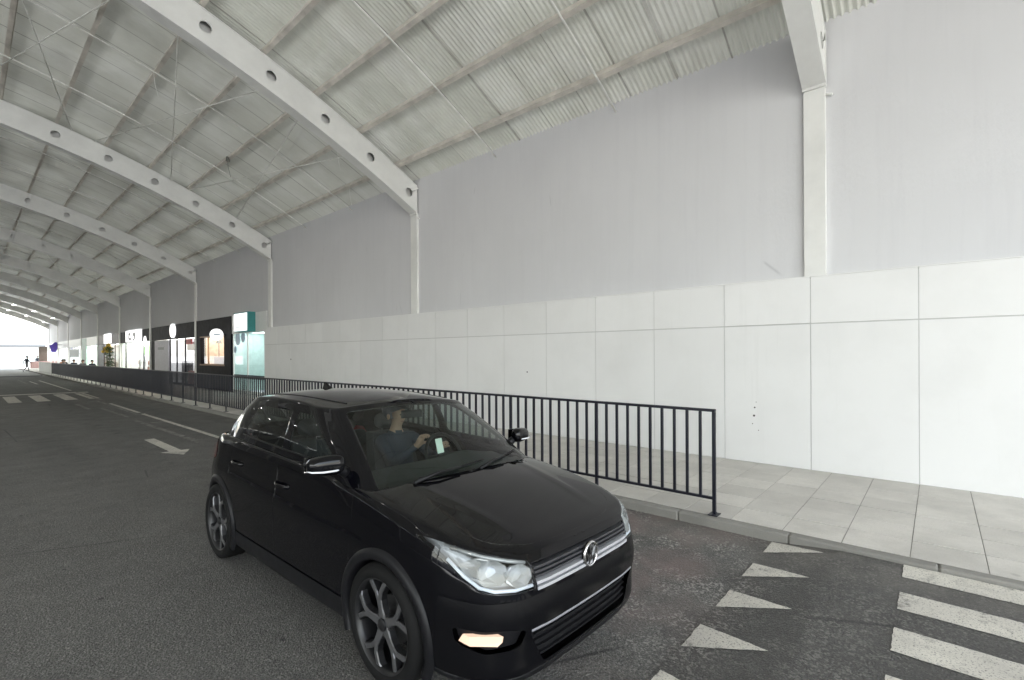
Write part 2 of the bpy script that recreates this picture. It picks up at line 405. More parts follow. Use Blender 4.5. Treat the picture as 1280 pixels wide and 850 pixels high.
lw=thing('shop_row_wall','long grey unseen wall of the shop row opposite, cut short for the light','wall',(XL-.3,50,0))  # out of view; near end placed to balance light and dim reflections
mb=MB(); mb.box(XL-.5,XL-.2,12,96,0,6.2); o=mb.build('wall',plain('grey_plaster',(.42,.42,.43),.8,var=.15)); o.parent=lw; o.matrix_parent_inverse=Matrix.Translation((-XL+.3,-50,0))
t=thing('horizon_block','plain grey unseen block added past the open side to hide the bright horizon','building',(-52,10,0))  # unseen block, added to keep the bright horizon out of car reflections
for nm,m_,bx in (('wall',plain('shaded_render',(.30,.30,.31),.85,var=.15),(-60,-50,-70,110,0,5.6)),('roof_edge',M['white'],(-60.3,-49.8,-70.2,110.2,5.6,6.0))):
    o=MB().box(*bx).build(nm,m_); o.parent=t; o.matrix_parent_inverse=Matrix.Translation((52,-10,0))
o=MB().box(-49.99,-49.9,-60,100,.4,3.0).build('added_block_band',plain('dark_panes',(.03,.035,.04),.2)); o.parent=t; o.matrix_parent_inverse=Matrix.Translation((52,-10,0))
# white cladding: every board a part
pw=thing('panel_wall','low wall of large white cladding boards in two rows beside the pavement','wall',(PX,6,SW))
ys=[19.5-1.137*k for k in range(0,25)]
zj=2.10; zt=2.74
for i in range(len(ys)-1):
    y1,y0=ys[i],ys[i+1]
    for (z0,z1) in ((SW,zj-.006),(zj+.006,zt)):
        mb=MB(); gp=.004; dx=random.uniform(-.003,.003)
        mb.box(PX+dx,PX+.0075+dx,y0+gp,y1-gp,z0+.003,z1)
        o=mb.build('cladding_board',M['panel'],bevel=.003)
        o.parent=pw; o.matrix_parent_inverse=Matrix.Translation((-PX,-6,-SW))
def attach(o,p):
    o.parent=p; o.matrix_parent_inverse=Matrix.Translation(-Vector(p.location)); return o
mb=MB(); mb.box(PX+.008,PX+.20,ys[-1],19.5,SW-.02,zt-.012); attach(mb.build('backing',plain('joint_grey',(.50,.50,.49),.8)),pw)
mb=MB(); mb.box(PX+.004,PX+.21,ys[-1],19.5,zt+.002,zt+.014); attach(mb.build('coping',M['panel']),pw)
# scuffs: chipped holes in the boards
mb=MB()
for (px_y,zz,r) in ((2.02,.90,.012),(2.03,.78,.016),(2.05,.66,.008),(2.0,.98,.006),(1.97,.57,.007),(6.35,1.33,.016),(17.2,1.55,.03)):
    mb.lathe([(0,.0001),(0,r),(.003,r*.8)],'x',(PX-.0045,px_y,zz),10)
attach(mb.build('chip',plain('chip_dark',(.06,.05,.05),.9)),pw)

# steel arches
def arc_pt(s,r):   # s = arc angle from vertical, r radius
    return CXA+r*math.sin(s), CZA+r*math.cos(s)
XE=XR-.015; S1=math.asin((XE-CXA)/RM); D=.29; TH=.13
def send(r): return math.asin((XE-CXA)/r)
def make_arch_mesh():
    mb=MB()
    # web plates with round holes
    pitch=1.243/RM; s_first=math.asin((7.57-CXA)/RM)
    cells=[]; s=s_first+pitch/2
    nh=int(2*s_first/pitch)+1
    NS=32
    for k in range(nh):
        sc=s_first-k*pitch; cells.append(sc)
    for yy,sgn in ((-TH,1),(TH,-1)):
        for k,sc in enumerate(cells):
            b0,b1=sc-pitch/2,sc+pitch/2
            if k==0: b1=S1
            inner=[];outer=[]
            hr=.106
            # square corners included
            angs=[2*math.pi*q/NS for q in range(NS)]
            for a in angs:
                ca,sa=math.cos(a),math.sin(a)
                inner.append((sc+hr*ca/RM,RM+hr*sa))
                lx=((b1-sc) if ca>0 else (sc-b0))*RM
                tt=min(lx/abs(ca) if abs(ca)>1e-6 else 1e9, D/abs(sa) if abs(sa)>1e-6 else 1e9)
                oo=(sc+tt*ca/RM,RM+tt*sa)
                outer.append(oo)
            # push nearest ray to each corner
            for cxs,cys in ((1,1),(1,-1),(-1,1),(-1,-1)):
                lx=((b1-sc) if cxs>0 else (sc-b0))
                tgt=(sc+cxs*lx,RM+cys*D)
                q=min(range(NS),key=lambda q:((outer[q][0]-tgt[0])*RM)**2+(outer[q][1]-tgt[1])**2); outer[q]=tgt
            if k==0: outer=[(send(r) if ss>b1-1e-4 else ss,r) for ss,r in outer]
            vs=[];fs=[]
            for (ss,r) in inner: x,z=arc_pt(ss,r); vs.append((x,yy,z))
            for (ss,r) in outer: x,z=arc_pt(ss,r); vs.append((x,yy,z))
            for (ss,r) in inner: x,z=arc_pt(ss,r); vs.append((x,yy*.80,z))
            for q in range(NS):
                j=(q+1)%NS; f=(q,j,NS+j,NS+q); g2=(2*NS+q,2*NS+j,j,q)
                fs+= [f,g2] if sgn<0 else [f[::-1],g2[::-1]]
            if sgn>0:
                cv=[]
                for (ss,r) in inner:
                    x,z=arc_pt(sc+(ss-sc)*1.6,RM+(r-RM)*1.6); cv.append((x,0.035,z))
                mb.add(cv,[tuple(range(NS))])
            mb.add(vs,fs)
    # flanges
    n=72
    for r0,r1,w in ((RM+D,RM+D+.022,TH+.012),(RM-D-.022,RM-D,TH+.012)):
        vs=[];fs=[]
        for i in range(n+1):
            for r in (r0,r1):
                x,z=arc_pt(send(r)*(1-2*i/n),r)
                for w2 in (-w,w): vs.append((x,w2,z))
        for i in range(n):
            a=i*4;b=a+4
            fs+=[(a,a+1,b+1,b),(a+2,b+2,b+3,a+3),(a,b,b+2,a+2),(a+1,a+3,b+3,b+1)]
        fs+=[(0,2,3,1),(n*4,n*4+1,n*4+3,n*4+2)]
        mb.add(vs,fs)
    for sg in (1,-1):   # end plates
        pts=[arc_pt(sg*send(RM-D-.02),RM-D-.02),arc_pt(sg*send(RM+D+.02),RM+D+.02)]
        x0,z0=pts[0];x1,z1=pts[1]; e=.03*sg
        mb.add([(x0,-TH-.014,z0-.01),(x1,-TH-.014,z1),(x1,TH+.014,z1),(x0,TH+.014,z0-.01),(x0+e,-TH-.014,z0-.01),(x1+e,-TH-.014,z1),(x1+e,TH+.014,z1),(x0+e,TH+.014,z0-.01)],
               [(0,1,2,3),(7,6,5,4),(0,4,5,1),(1,5,6,2),(2,6,7,3),(3,7,4,0)])
    return mb
zcol=arc_pt(send(RM-D-.02),RM-D-.02)[1]-.045
arch0=None
side_words=['nearest the white panels\' open end','over the black car, second along the wall','third','fourth','fifth','sixth','seventh','eighth','ninth','tenth','eleventh','last, at the bright far mouth of the hall']
arch_labels={-1:'white steel roof arch behind the photographer',0:'white steel arch whose broad column rises above the nearest white panels',
 1:'large white steel arch with round holes crossing the roof above the black car',2:'white steel arch whose column meets the far end of the white panels',
 3:'white steel arch with its column between the black shop and the display windows',4:'white steel arch at the column beside the signboard with black shapes',
 5:'white steel arch at the column between the green lit shop and the brown fascia',6:'white steel arch at the column just past the brown fascia',
 7:'white steel arch at the column beside the far white shopfronts',8:'white steel arch fourth from the bright far end of the hall',
 9:'white steel arch second from last before the purple sign',10:'last white steel arch at the bright far mouth of the hall'}
arch_labels[8]='white steel arch third from last, near the purple sign'
for k,y in zip(range(-1,11),ARCH):
    if arch0 is None:
        arch0=thing('steel_arch',arch_labels[k],'roof arch',(0,y,0),0,'white steel arches along the hall')
        make_arch_mesh().build('arch_beam',M['steel'],arch0,fixn=False,angle=40)
        for xs in (XR,XL):
            mb=MB()
            if xs>0: mb.box(xs,WX+.05,-TH,TH,-.02,zcol)
            else: mb.box(xs-.16,xs,-TH,TH,-.02,zcol)
            mb.build('column',M['steel'],arch0,bevel=.006)
        mb=MB(); mb.box(XR-.02,XR+.05,-TH-.012,TH+.012,zcol+.001,zcol+.03); 
        mb.tube([(XR+.03,-TH-.005,zcol-.1),(XR+.03,-TH-.08,zcol-.13)],.018,8); mb.build('bearing_plate',M['steel'],arch0)
        a=arch0
    else:
        a=copy_tree(arch0); a.location.y=y; a['label']=arch_labels[k]

# roof: corrugated sheet, purlins, rods
roof=thing('hall_roof','vaulted roof of grey corrugated sheet on steel purlins spanning the road','roof',(0,40,0))
Y0,Y1=-9.5,96.0
def corr():
    pit=.088; spw=6; ny=int((Y1-Y0)/pit*spw); yy=np.linspace(Y0,Y1,ny+1)
    amp=.022
    fade=np.clip((11.2-yy)/1.8,.10,1); off=amp*fade*np.sin(2*np.pi*(yy-Y0)/pit)
    nx=34; s1=math.asin((WX+.02-CXA)/RROOF); ss=np.linspace(-s1,s1,nx+1)
    V=np.zeros((nx+1,ny+1,3)); 
    rr=RROOF+off
    V[:,:,0]=CXA+np.sin(ss)[:,None]*rr[None,:]; V[:,:,1]=yy[None,:]; V[:,:,2]=CZA+np.cos(ss)[:,None]*rr[None,:]
    idx=np.arange((nx+1)*(ny+1)).reshape(nx+1,ny+1)
    F=np.stack([idx[:-1,:-1],idx[1:,:-1],idx[1:,1:],idx[:-1,1:]],-1).reshape(-1,4)
    me=bpy.data.meshes.new('roof_sheet'); me.vertices.add(V.size//3); me.vertices.foreach_set('co',V.reshape(-1).astype(np.float32))
    me.loops.add(F.size); me.loops.foreach_set('vertex_index',F.reshape(-1).astype(np.int32))
    me.polygons.add(len(F)); me.polygons.foreach_set('loop_start',np.arange(0,F.size,4,dtype=np.int32)); 
    me.polygons.foreach_set('use_smooth',np.ones(len(F),dtype=bool))
    uv=me.uv_layers.new(name='UVMap')
    U=np.zeros((nx+1,ny+1,2)); U[:,:,0]=(ss*RROOF)[:,None]+50; U[:,:,1]=yy[None,:]+20
    uv.data.foreach_set('uv',U.reshape(-1,2)[F.reshape(-1)].reshape(-1).astype(np.float32))
    me.materials.append(M['roof']); me.update(calc_edges=True); me.validate()
    o=bpy.data.objects.new('roof_sheet',me); COL.objects.link(o)
    return o
attach(corr(),roof)
# purlins (C sections)
px0=7.30; xs=[]
sp=math.asin((px0-CXA)/RROOF)
pitch_s=1.165/RROOF
k=0
while sp-k*pitch_s>-sp-1e-3:
    s=sp-k*pitch_s; k+=1
    rad=Vector((math.sin(s),0,math.cos(s))); tan=Vector((math.cos(s),0,-math.sin(s)))  # tan points down-slope to the wall
    c=Vector((CXA,0,CZA))
    def P(a,r): return c+rad*r+tan*a
    r1=RROOF-.016; r0=r1-.135; w=.085; t=.005; lip=.02
    prof=[(w/2,r1),(-w/2,r1),(-w/2,r0),(w/2,r0),(w/2,r0+lip),(w/2-t,r0+lip),(w/2-t,r0+t),(-w/2+t,r0+t),(-w/2+t,r1-t),(w/2-t,r1-t),(w/2-t,r1-lip),(w/2,r1-lip)]
    mb=MB(); n=len(prof); vs=[]
    for y in (Y0+.1,Y1-.1):
        for a,r in prof: p=P(a,r); vs.append((p.x,y,p.z))
    fs=[(i,(i+1)%n,n+(i+1)%n,n+i) for i in range(n)]
    mb.add(vs,fs); attach(mb.build('purlin',M['purlin']),roof)
# sag rods below the purlins: two a bay, from wall to wall
rr=RROOF-.155
def arc_line(y,xa,xb,r=rr,n=40):
    sa,sb=[math.asin((x-CXA)/r) for x in (xa,xb)]
    return [(CXA+r*math.sin(sa+(sb-sa)*i/n),y,CZA+r*math.cos(sa+(sb-sa)*i/n)) for i in range(n+1)]
for k in range(len(ARCH)-1):
    for f in (1/3,2/3):
        y=ARCH[k]+bay*f+.10
        attach(MB().tube(arc_line(y,XL+.1,XR+.06),.017,6).build('sag_rod',M['rod'],smooth=True),roof)
# diagonal bracing rods in three bays
def diag(ya,xa,yb,xb,r=RROOF-.2):
    za,zb=zarc(xa,r),zarc(xb,r)
    attach(MB().tube([(xa,ya,za),(xb,yb,zb)],.014,6).build('brace_rod',M['rod'],smooth=True),roof)
for k in (2,5,8):
    a,b=ARCH[k]+.14,ARCH[k+1]-.14
    for xa,xb in ((7.0,5.0),(5.0,2.55),(2.55,.0),(.0,-2.6),(-2.6,-5.15)):
        diag(a,xa-.4,b,xb+.1); diag(b,xa-.4,a,xb+.1)
# loose hanger bracket and drooping wires seen between the arches
mb=MB(); x,z=5.05,zarc(5.05,RROOF-.17)
for i in range(5): mb.lathe([(0,.03+.006*i),(.012,.036+.006*i),(.02,.03+.006*i)],'z',(x+.01*i,15.3+.02*i,z-.02*i),14)
mb.tube([(x,15.3,z-.06),(x+.02,15.3,z-.30),(x+.08,15.28,z-.55)],.006,6)
attach(mb.build('wire_coil',plain('grey_wire',(.10,.10,.09),.6)),roof)
for (x,y,l) in ((2.9,13.4,.5),(6.3,11.4,.45),(7.2,12.4,.5)):
    z=zarc(x,RROOF-.15); attach(MB().tube([(x,y,z),(x+.03,y+.02,z-l*.5),(x+.10,y+.05,z-l)],.005,5).build('loose_wire',M['rod']),roof)

# lamps under the far bays
lamp_bm=[None]
words=['near the wall','second from the wall','third from the wall','fourth from the wall']
lamp0=None
for k in (9,10,11):
    for i,x in enumerate((6.6,5.1,3.6,2.1)):
        z=zarc(x,RM-D-.05)
        if lamp0 is None:
            lamp0=thing('high_bay_lamp','', 'ceiling lamp',(x,0,z),0,'lit round lamps under the far arches'); 
            MB().lathe([(0,.02),(0,.08),(-.08,.18),(-.10,.19),(-.10,.17)],'z',(0,0,0),20).build('housing',M['white'],lamp0,smooth=True)
            MB().lathe([(-.095,.0001),(-.095,.17)],'z',(0,0,0),20).build('lamp_lens',M['lamp'],lamp0,fixn=False)
            a=lamp0
        else: a=copy_tree(lamp0)
        a.location=(x,ARCH[k],z)
        rowname={9:'third',10:'second',11:'first'}[k]
        a['label']=f'lit round lamp {words[i]} under the {rowname} arch from the bright far end'

for k in range(1,6):
    for i,x in enumerate((-4.2,-10.4)):
        a=copy_tree(lamp0); a.location=(x,ARCH[k],zarc(x,RM-D-.05)); a['group']='lit round lamps under the near arches'
        a['label']=f"lit round lamp {('mid road','at the open side')[i]} under the {('first','second','third','fourth','fifth')[k-1]} arch from here"
# ------------------------------------------------------------------ railing
rx=4.955; RY0,RY1=1.68,55.9
rail=thing('pedestrian_railing','long black iron railing with upright bars along the kerb behind the car','railing',(rx,RY0,SW))
zt_=1.055; zb_=.165; z0=SW
def rp(mb,name,**k): return attach(mb.build(name,M['iron'],**k),rail)
rp(MB().box(rx-.022,rx+.022,RY0-.0155,RY1,z0+zt_-.028,z0+zt_),'top_rail',bevel=.004)
rp(MB().box(rx-.015,rx+.015,RY0,RY1,z0+zb_-.015,z0+zb_+.012),'bottom_rail',bevel=.003)
py=RY0; posts=[]
while py<RY1+.1: posts.append(py); py+=1.355
for y in posts:
    w=.0155
    mb=MB().box(rx-w,rx+w,y-w,y+w,z0,z0+zt_-.029); mb.box(rx-.06,rx+.06,y-.045,y+.045,z0+.002,z0+.010)
    for sx in (-1,1): mb.lathe([(.010,.011),(.018,.011),(.02,.0001)],'z',(rx+.045*sx,y,z0),8)
    rp(mb,'post')
bars=[]; 
for i in range(len(posts)-1):
    nb=10
    for j in range(1,nb):
        y=posts[i]+(posts[i+1]-posts[i])*j/nb; bars.append(y)
def bar(mb,y): return mb.box(rx-.0125,rx+.0125,y-.0125,y+.0125,z0+zb_+.010,z0+zt_-.029)
for y in bars[:100]: rp(bar(MB(),y),'upright_bar')
mb=MB()
for y in bars[100:]: bar(mb,y)
o=rp(mb,'upright_bar'); o['kind']='stuff'
# white fence beyond it
wf=thing('white_fence','white picket barrier at the far end of the black railing','fence',(rx,56.6,SW))
mb=MB(); 
for z in (.15,.98): mb.box(rx-.02,rx+.02,56.4,66,SW+z-.03,SW+z+.03)
attach(mb.build('rail',M['white']),wf)
for i in range(32):
    attach(MB().box(rx-.03,rx+.03,56.5+.3*i-.045,56.5+.3*i+.045,SW,SW+1.06).build('picket',M['white']),wf)

# ------------------------------------------------------------------ people
M['skin']=plain('skin',(.42,.25,.18),.5)
M['hair']=plain('dark_hair',(.02,.015,.012),.6)
M['shirt_dark']=plain('navy_cloth',(.035,.04,.06),.85,var=.2)
M['shirt_grey']=plain('grey_cloth',(.16,.16,.17),.85,var=.2)
M['shirt_orange']=plain('orange_cloth',(.45,.16,.06),.85,var=.2)
M['shirt_white']=plain('white_cloth',(.65,.65,.63),.85)
M['trousers']=plain('dark_trousers',(.03,.032,.045),.85,var=.2)
M['shoe']=plain('shoe_dark',(.02,.02,.02),.6)
M['eye']=plain('eye_dark',(.02,.015,.01),.2)
M['mannequin']=plain('mannequin_white',(.8,.8,.8),.35)

def skin_mesh(name, verts, edges, radii, root=0, sub=2):
    me=bpy.data.meshes.new(name); bm=bmesh.new(); sl=bm.verts.layers.skin.verify()
    vs=[bm.verts.new(p) for p in verts]
    for v,r in zip(vs,radii):
        v[sl].radius=(r,r) if not hasattr(r,'__len__') else r
    vs[root][sl].use_root=True
    for a,b in edges: bm.edges.new((vs[a],vs[b]))
    bm.to_mesh(me); bm.free()
    o=bpy.data.objects.new(name,me); COL.objects.link(o)
    s=o.modifiers.new('s','SKIN'); s.use_smooth_shade=True
    u=o.modifiers.new('u','SUBSURF'); u.levels=sub; u.render_levels=sub
    dg=bpy.context.evaluated_depsgraph_get(); dg.update()
    nm=bpy.data.meshes.new_from_object(o.evaluated_get(dg)); bpy.data.objects.remove(o); bpy.data.meshes.remove(me)
    nm.name=name; return nm

def seated(): 
    return dict(pel=(0,0,.50),waist=(0,.0,.64),chest=(0,.01,.88),neck=(0,.02,1.03),shl=(-.17,.01,.98),shr=(.17,.01,.98),ell=(-.22,.12,.74),elr=(.22,.12,.74),wrl=(-.15,.33,.74),wrr=(.15,.33,.74),
      hil=(-.09,.02,.48),hir=(.09,.02,.48),knl=(-.11,.44,.50),knr=(.11,.44,.50),anl=(-.11,.46,.08),anr=(.11,.46,.08),tol=(-.11,.60,.03),tor=(.11,.60,.03))
def standing():
    return dict(pel=(0,0,.93),waist=(0,0,1.06),chest=(0,0,1.28),neck=(0,0,1.45),shl=(-.18,0,1.39),shr=(.18,0,1.39),ell=(-.23,-.02,1.12),elr=(.23,-.02,1.12),wrl=(-.24,.06,.88),wrr=(.24,.06,.88),
      hil=(-.09,0,.90),hir=(.09,0,.90),knl=(-.10,.02,.50),knr=(.10,.02,.50),anl=(-.10,0,.08),anr=(.10,0,.08),tol=(-.11,.14,.03),tor=(.11,.14,.03))
def walking():
    d=standing(); d.update(knl=(-.09,.18,.52),anl=(-.09,.22,.11),tol=(-.09,.36,.06),knr=(.09,-.06,.50),anr=(.09,-.34,.14),tor=(.09,-.24,.04),
      ell=(-.22,-.14,1.15),wrl=(-.21,-.14,.90),elr=(.22,.10,1.14),wrr=(.20,.26,.98),neck=(0,.05,1.44),chest=(0,.03,1.28)); return d
def person(label,J,shirt,trouser,hair='hair',loc=(0,0,0),rz=0,group=None,fingers=False,cap=None,name='person',cat='person',allm=None,headdir=(0,1,0),scale=1,curl=.6):
    V=[];E=[];Rr=[];nm={}
    def add(k,p,r,par=None):
        nm[k]=len(V); V.append(Vector(p)); Rr.append(r)
        if par: E.append((nm[par],nm[k]))
    add('pel',J['pel'],(.125)); add('waist',J['waist'],.115,'pel'); add('chest',J['chest'],.125,'waist'); add('neck',J['neck'],.054,'chest')
    hd=Vector(headdir).normalized(); nk=Vector(J['neck']); up=Vector(J.get('headup',(0,0,1)))
    add('throat',nk+up*.045+hd*.004,.046,'neck'); add('jaw',nk+up*.100+hd*.030,.056,'throat'); add('brow',nk+up*.165+hd*.012,.086,'jaw'); add('crown',nk+up*.232-hd*.004,.064,'brow')
    add('nose',nk+up*.130+hd*.092,.0075,'brow')
    for s in 'lr':
        add('sh'+s,J['sh'+s],.062,'chest'); mid=(Vector(J['sh'+s])*.5+Vector(J['el'+s])*.5); add('ua'+s,mid,.050,'sh'+s)
        add('el'+s,J['el'+s],.041,'ua'+s); add('fa'+s,Vector(J['el'+s])*.6+Vector(J['wr'+s])*.4,.039,'el'+s); add('wr'+s,J['wr'+s],.026,'fa'+s)
        d=(Vector(J['wr'+s])-Vector(J['el'+s])).normalized()
        hdir=Vector(J.get('hand'+s,d)).normalized()
        pal=Vector(J['wr'+s])+hdir*.075; add('pa'+s,pal,(.036 if not fingers else .030),'wr'+s)
        if not fingers: add('fi'+s,pal+hdir*.08,.02,'pa'+s)
        add('hi'+s,J['hi'+s],.095,'pel'); add('th'+s,Vector(J['hi'+s])*.5+Vector(J['kn'+s])*.5,.083,'hi'+s); add('kn'+s,J['kn'+s],.058,'th'+s)
        add('ca'+s,Vector(J['kn'+s])*.6+Vector(J['an'+s])*.4,.054,'kn'+s); add('an'+s,J['an'+s],.036,'ca'+s); add('to'+s,J['to'+s],.032,'an'+s)
    seg=list(E)
    if fingers:
        for s in 'lr':
            w=Vector(J['wr'+s]); p=V[nm['pa'+s]]; hdir=(p-w).normalized()
            side=Vector(J.get('palmside'+s,(1,0,0))); side=(side-hdir*side.dot(hdir)).normalized(); nrm=Vector(J.get('curl'+s,tuple(hdir.cross(side)))).normalized()
            for q,(o_,L) in enumerate(((-.030,.062),(-.010,.075),(.010,.072),(.028,.055))):
                b=p+side*o_+hdir*.01; k0=f'f{s}{q}'
                add(k0+'a',b+hdir*.02,.0095,'pa'+s)
                p1=b+hdir*(.02+L*.42)+nrm*L*.1; add(k0+'b',p1,.009,k0+'a')
                p2=p1+(hdir*(1-curl)+nrm*curl).normalized()*L*.42; add(k0+'c',p2,.0082,k0+'b')
                p3=p2+(hdir*(.2-curl)+nrm).normalized()*L*.34; add(k0+'d',p3,.0072,k0+'c')
            b=w+hdir*.035-side*.03; add('t'+s+'a',b-side*.016,.012,'wr'+s); add('t'+s+'b',b-side*.036+hdir*.03+nrm*.02,.010,'t'+s+'a'); add('t'+s+'c',b-side*.03+hdir*.055+nrm*.036,.0085,'t'+s+'b')
    me=skin_mesh(name,V,E,Rr,0,2)
    o=bpy.data.objects.new(name,me); COL.objects.link(o)
    mats=[M['skin'],M[shirt],M[trouser],M['shoe']] if allm is None else [M[allm]]*4
    for m in mats: me.materials.append(m)
    names=list(nm)
    def kind(a,b):
        t=names[b][:2]; n_=names[b]
        if n_ in ('throat','jaw','brow','crown','nose'): return 0
        if t in ('pa','fi') or n_[0]=='f' and n_[:2]!='fa' or n_[0]=='t' and n_[:2] not in ('th','to') and len(n_)==3: return 0
        if t in ('hi','th','kn','ca','an'): return 2
        if t=='to': return 3
        return 1
    A=np.array([V[a] for a,b in E]);B=np.array([V[b] for a,b in E]);K=np.array([kind(a,b) for a,b in E])
    for pl in me.polygons:
        c=np.array(pl.center); ab=B-A; t=np.clip(((c-A)*ab).sum(1)/np.maximum((ab*ab).sum(1),1e-9),0,1); d=((A+ab*t[:,None]-c)**2).sum(1)
        pl.material_index=int(K[d.argmin()]); pl.use_smooth=True
    o.location=loc; o.rotation_euler=(0,0,rz); o.scale=(1,1,1)
    tag(o,label,cat,group)
    hc=nk+up*.165
    if allm is None:
        sd=hd.cross(up).normalized()
        mb=MB(); mb.sphere((0,0,0),(.106,.110,.104) if cap else (.100,.104,.102),24,14)
        vs=[]
        for p in mb.v:
            p=Vector(p); q=hc-hd*.016+up*.022+sd*p.x+hd*p.y+up*p.z
            rel=q-hc
            if rel.dot(hd)>.02 and rel.dot(up)<.03: q=q-hd*(rel.dot(hd)-.02)*1.3*min(1,(.03-rel.dot(up))/.03)
            if rel.dot(up)<-.05: q=q+up*(-.05-rel.dot(up))*.7
            vs.append(tuple(q))
        mb.v=vs
        h=mb.build('hair' if not cap else 'cap',M[cap or hair],o,smooth=True)
        if cap:
            m2=MB(); pts=[]
            for i in range(9):
                a=-1.0+2.0*i/8; pts.append(hc+up*.045+sd*.085*math.sin(a)+hd*(.085*math.cos(a)))
            outer=[hc+up*.035+sd*.075*math.sin(-1+2*i/8)+hd*(.085+.075*math.cos((-1+2*i/8)*1.2)) for i in range(9)]
            m2.add(pts+outer+[p+up*.006 for p in pts]+[p+up*.006 for p in outer],[(i,i+1,10+i,9+i) for i in range(8)]+[(18+i,27+i,28+i,19+i) for i in range(8)]+[(9+i,10+i,28+i,27+i) for i in range(8)])
            m2.build('cap_brim',M[cap],h)
        for sx in (-1,1):
            MB().sphere(tuple(hc+hd*.082+sd*.030*sx-up*.018),(.009,.008,.006),10,6).build('eye',M['eye'],o,smooth=True)
            MB().sphere(tuple(hc-hd*.004+sd*.092*sx-up*.03),(.012,.02,.03),10,6).build('ear',M['skin'],o,smooth=True)
        MB().sphere(tuple(hc+hd*.078-up*.078),(.021,.010,.005),10,6).build('mouth',plain('lips',(.30,.13,.11),.5),o,smooth=True)
    return o

# ------------------------------------------------------------------ shops
FX=7.85; ZF=2.64; ZT=3.43
def shop(name,label,y0,y1,fascia,inner,glassm='shop_glass',jambs=(),sill=None,power=6,depth=1.6,cat='shopfront',solid=()):
    t=thing(name,label,cat,(FX,(y0+y1)/2,SW))
    P=lambda mb,n,m,**k: attach(mb.build(n,m,**k),t)
    P(MB().box(FX,FX+.25,y0,y1,ZF,ZT+.01),'fascia',fascia)
    mb=MB(); mb.box(FX+depth,FX+depth+.05,y0,y1,SW,ZT); mb.box(FX+.1,FX+depth,y0,y0+.06,SW,ZT); mb.box(FX+.1,FX+depth,y1-.06,y1,SW,ZT); P(mb,'inner_wall',inner)
    P(MB().box(FX+.1,FX+depth,y0+.06,y1-.06,ZF+.08,ZF+.12),'ceiling',M['white'])
    P(MB().box(FX+.4,FX+depth-.3,y0+.3,y1-.3,ZF+.05,ZF+.075),'light_panel',emit('shop_light_'+name,(1,.98,.95),power*.22))
    for (a,b,z0,z1,m) in solid: P(MB().box(FX-.01,FX+.10,a,b,z0,z1),'cladding',m)
    mb=MB(); mb.add([(FX+.06,y0+.02,SW),(FX+.06,y1-.02,SW),(FX+.06,y1-.02,ZF),(FX+.06,y0+.02,ZF)],[(0,1,2,3)]); P(mb,'glass',M[glassm],fixn=False)
    mb=MB()
    for j in jambs: mb.box(FX+.03,FX+.09,j-.03,j+.03,SW,ZF)
    mb.box(FX+.02,FX+.10,y0,y1,SW,SW+.12)
    P(mb,'window_frame',fascia)
    return t
def part(t,mb,n,m,**k): return attach(mb.build(n,m,**k),t)
def boxthing(mb,name,label,cat,m,group=None,**k): return tag(mb.build(name,m,**k),label,cat,group)
def col(name,c,r=.5,v=.15): return plain(name,c,r,var=v)

t=shop('clinic_shop','white fronted shop with teal tinted glass at the end of the white panels',19.66,23.36,M['white'],col('teal_inner',(.50,.62,.61)),'teal_glass',(19.72,21.7,23.30),power=6)
part(t,MB().box(FX+.03,FX+.055,20.0,23.2,SW+.62,SW+.78),'dark_band',col('dark_teal',(.02,.05,.06)))
part(t,MB().box(FX+.9,FX+1.2,20.3,21.3,SW,SW+1.1),'counter',M['white']); part(t,MB().box(FX+.7,FX+.8,20.9,21.6,1.9,2.5),'poster',col('poster_grey',(.25,.38,.38)))
mb=MB()
for (y,z,r) in ((22.8,2.42,.28),(22.2,2.46,.22),(23.1,1.95,.16)): mb.lathe([(0,.0001),(0,r),(.006,r),(.006,.0001)],'x',(FX+.045,y,z),24)
part(t,mb,'round_sticker',col('pale_blue',(.55,.70,.85)))
sg=thing('box_sign','square white lit box sign with teal sides above the teal glass','sign',(FX,21.5,2.7))
attach(MB().box(FX-.30,FX-.002,20.75,22.25,2.66,3.46).build('sign_box',col('teal_case',(.04,.25,.25))),sg)
attach(MB().box(FX-.312,FX-.302,20.80,22.20,2.70,3.42).build('sign_face',emit('sign_white',(1,1,1),.24)),sg)
mb=MB()
for yy in (21.3,21.7): mb.lathe([(0,.0001),(0,.045),(.004,.045),(.004,.0001)],'x',(FX-.318,yy,3.24),12)
mb.box(FX-.317,FX-.313,21.0,22.0,2.84,2.87); mb.box(FX-.317,FX-.313,21.1,21.9,2.92,2.94)
attach(mb.build('sign_print',col('print_grey',(.25,.4,.4))),sg)

t=thing('black_shop','black clad shopfront with one warm lit display window','shopfront',(FX,25.7,SW))
y0,y1=23.40,28.13; W0,W1,Z0,Z1=24.25,27.5,1.28,2.58
mb=MB(); mb.box(FX-.03,FX+.2,y0,W0,SW,ZT); mb.box(FX-.03,FX+.2,W1,y1,SW,ZT); mb.box(FX-.03,FX+.2,W0,W1,SW,Z0); mb.box(FX-.03,FX+.2,W0,W1,Z1,ZT); part(t,mb,'wall',M['black_wall'])
mb=MB(); mb.box(FX+1.2,FX+1.25,W0-.5,W1+.5,.8,3); mb.box(FX+.2,FX+1.2,W1+.3,W1+.36,.8,3);mb.box(FX+.2,FX+1.2,W0-.36,W0-.3,.8,3); part(t,mb,'display_wall',col('warm_plaster',(.62,.45,.33),v=.3))
part(t,MB().box(FX+.3,FX+.9,W0,W1,2.66,2.69),'display_light',emit('warm_light',(1,.85,.66),2.2))
part(t,MB().add([(FX+.05,W0,Z0),(FX+.05,W1,Z0),(FX+.05,W1,Z1),(FX+.05,W0,Z1)],[(0,1,2,3)]),'glass',M['shop_glass'],fixn=False)
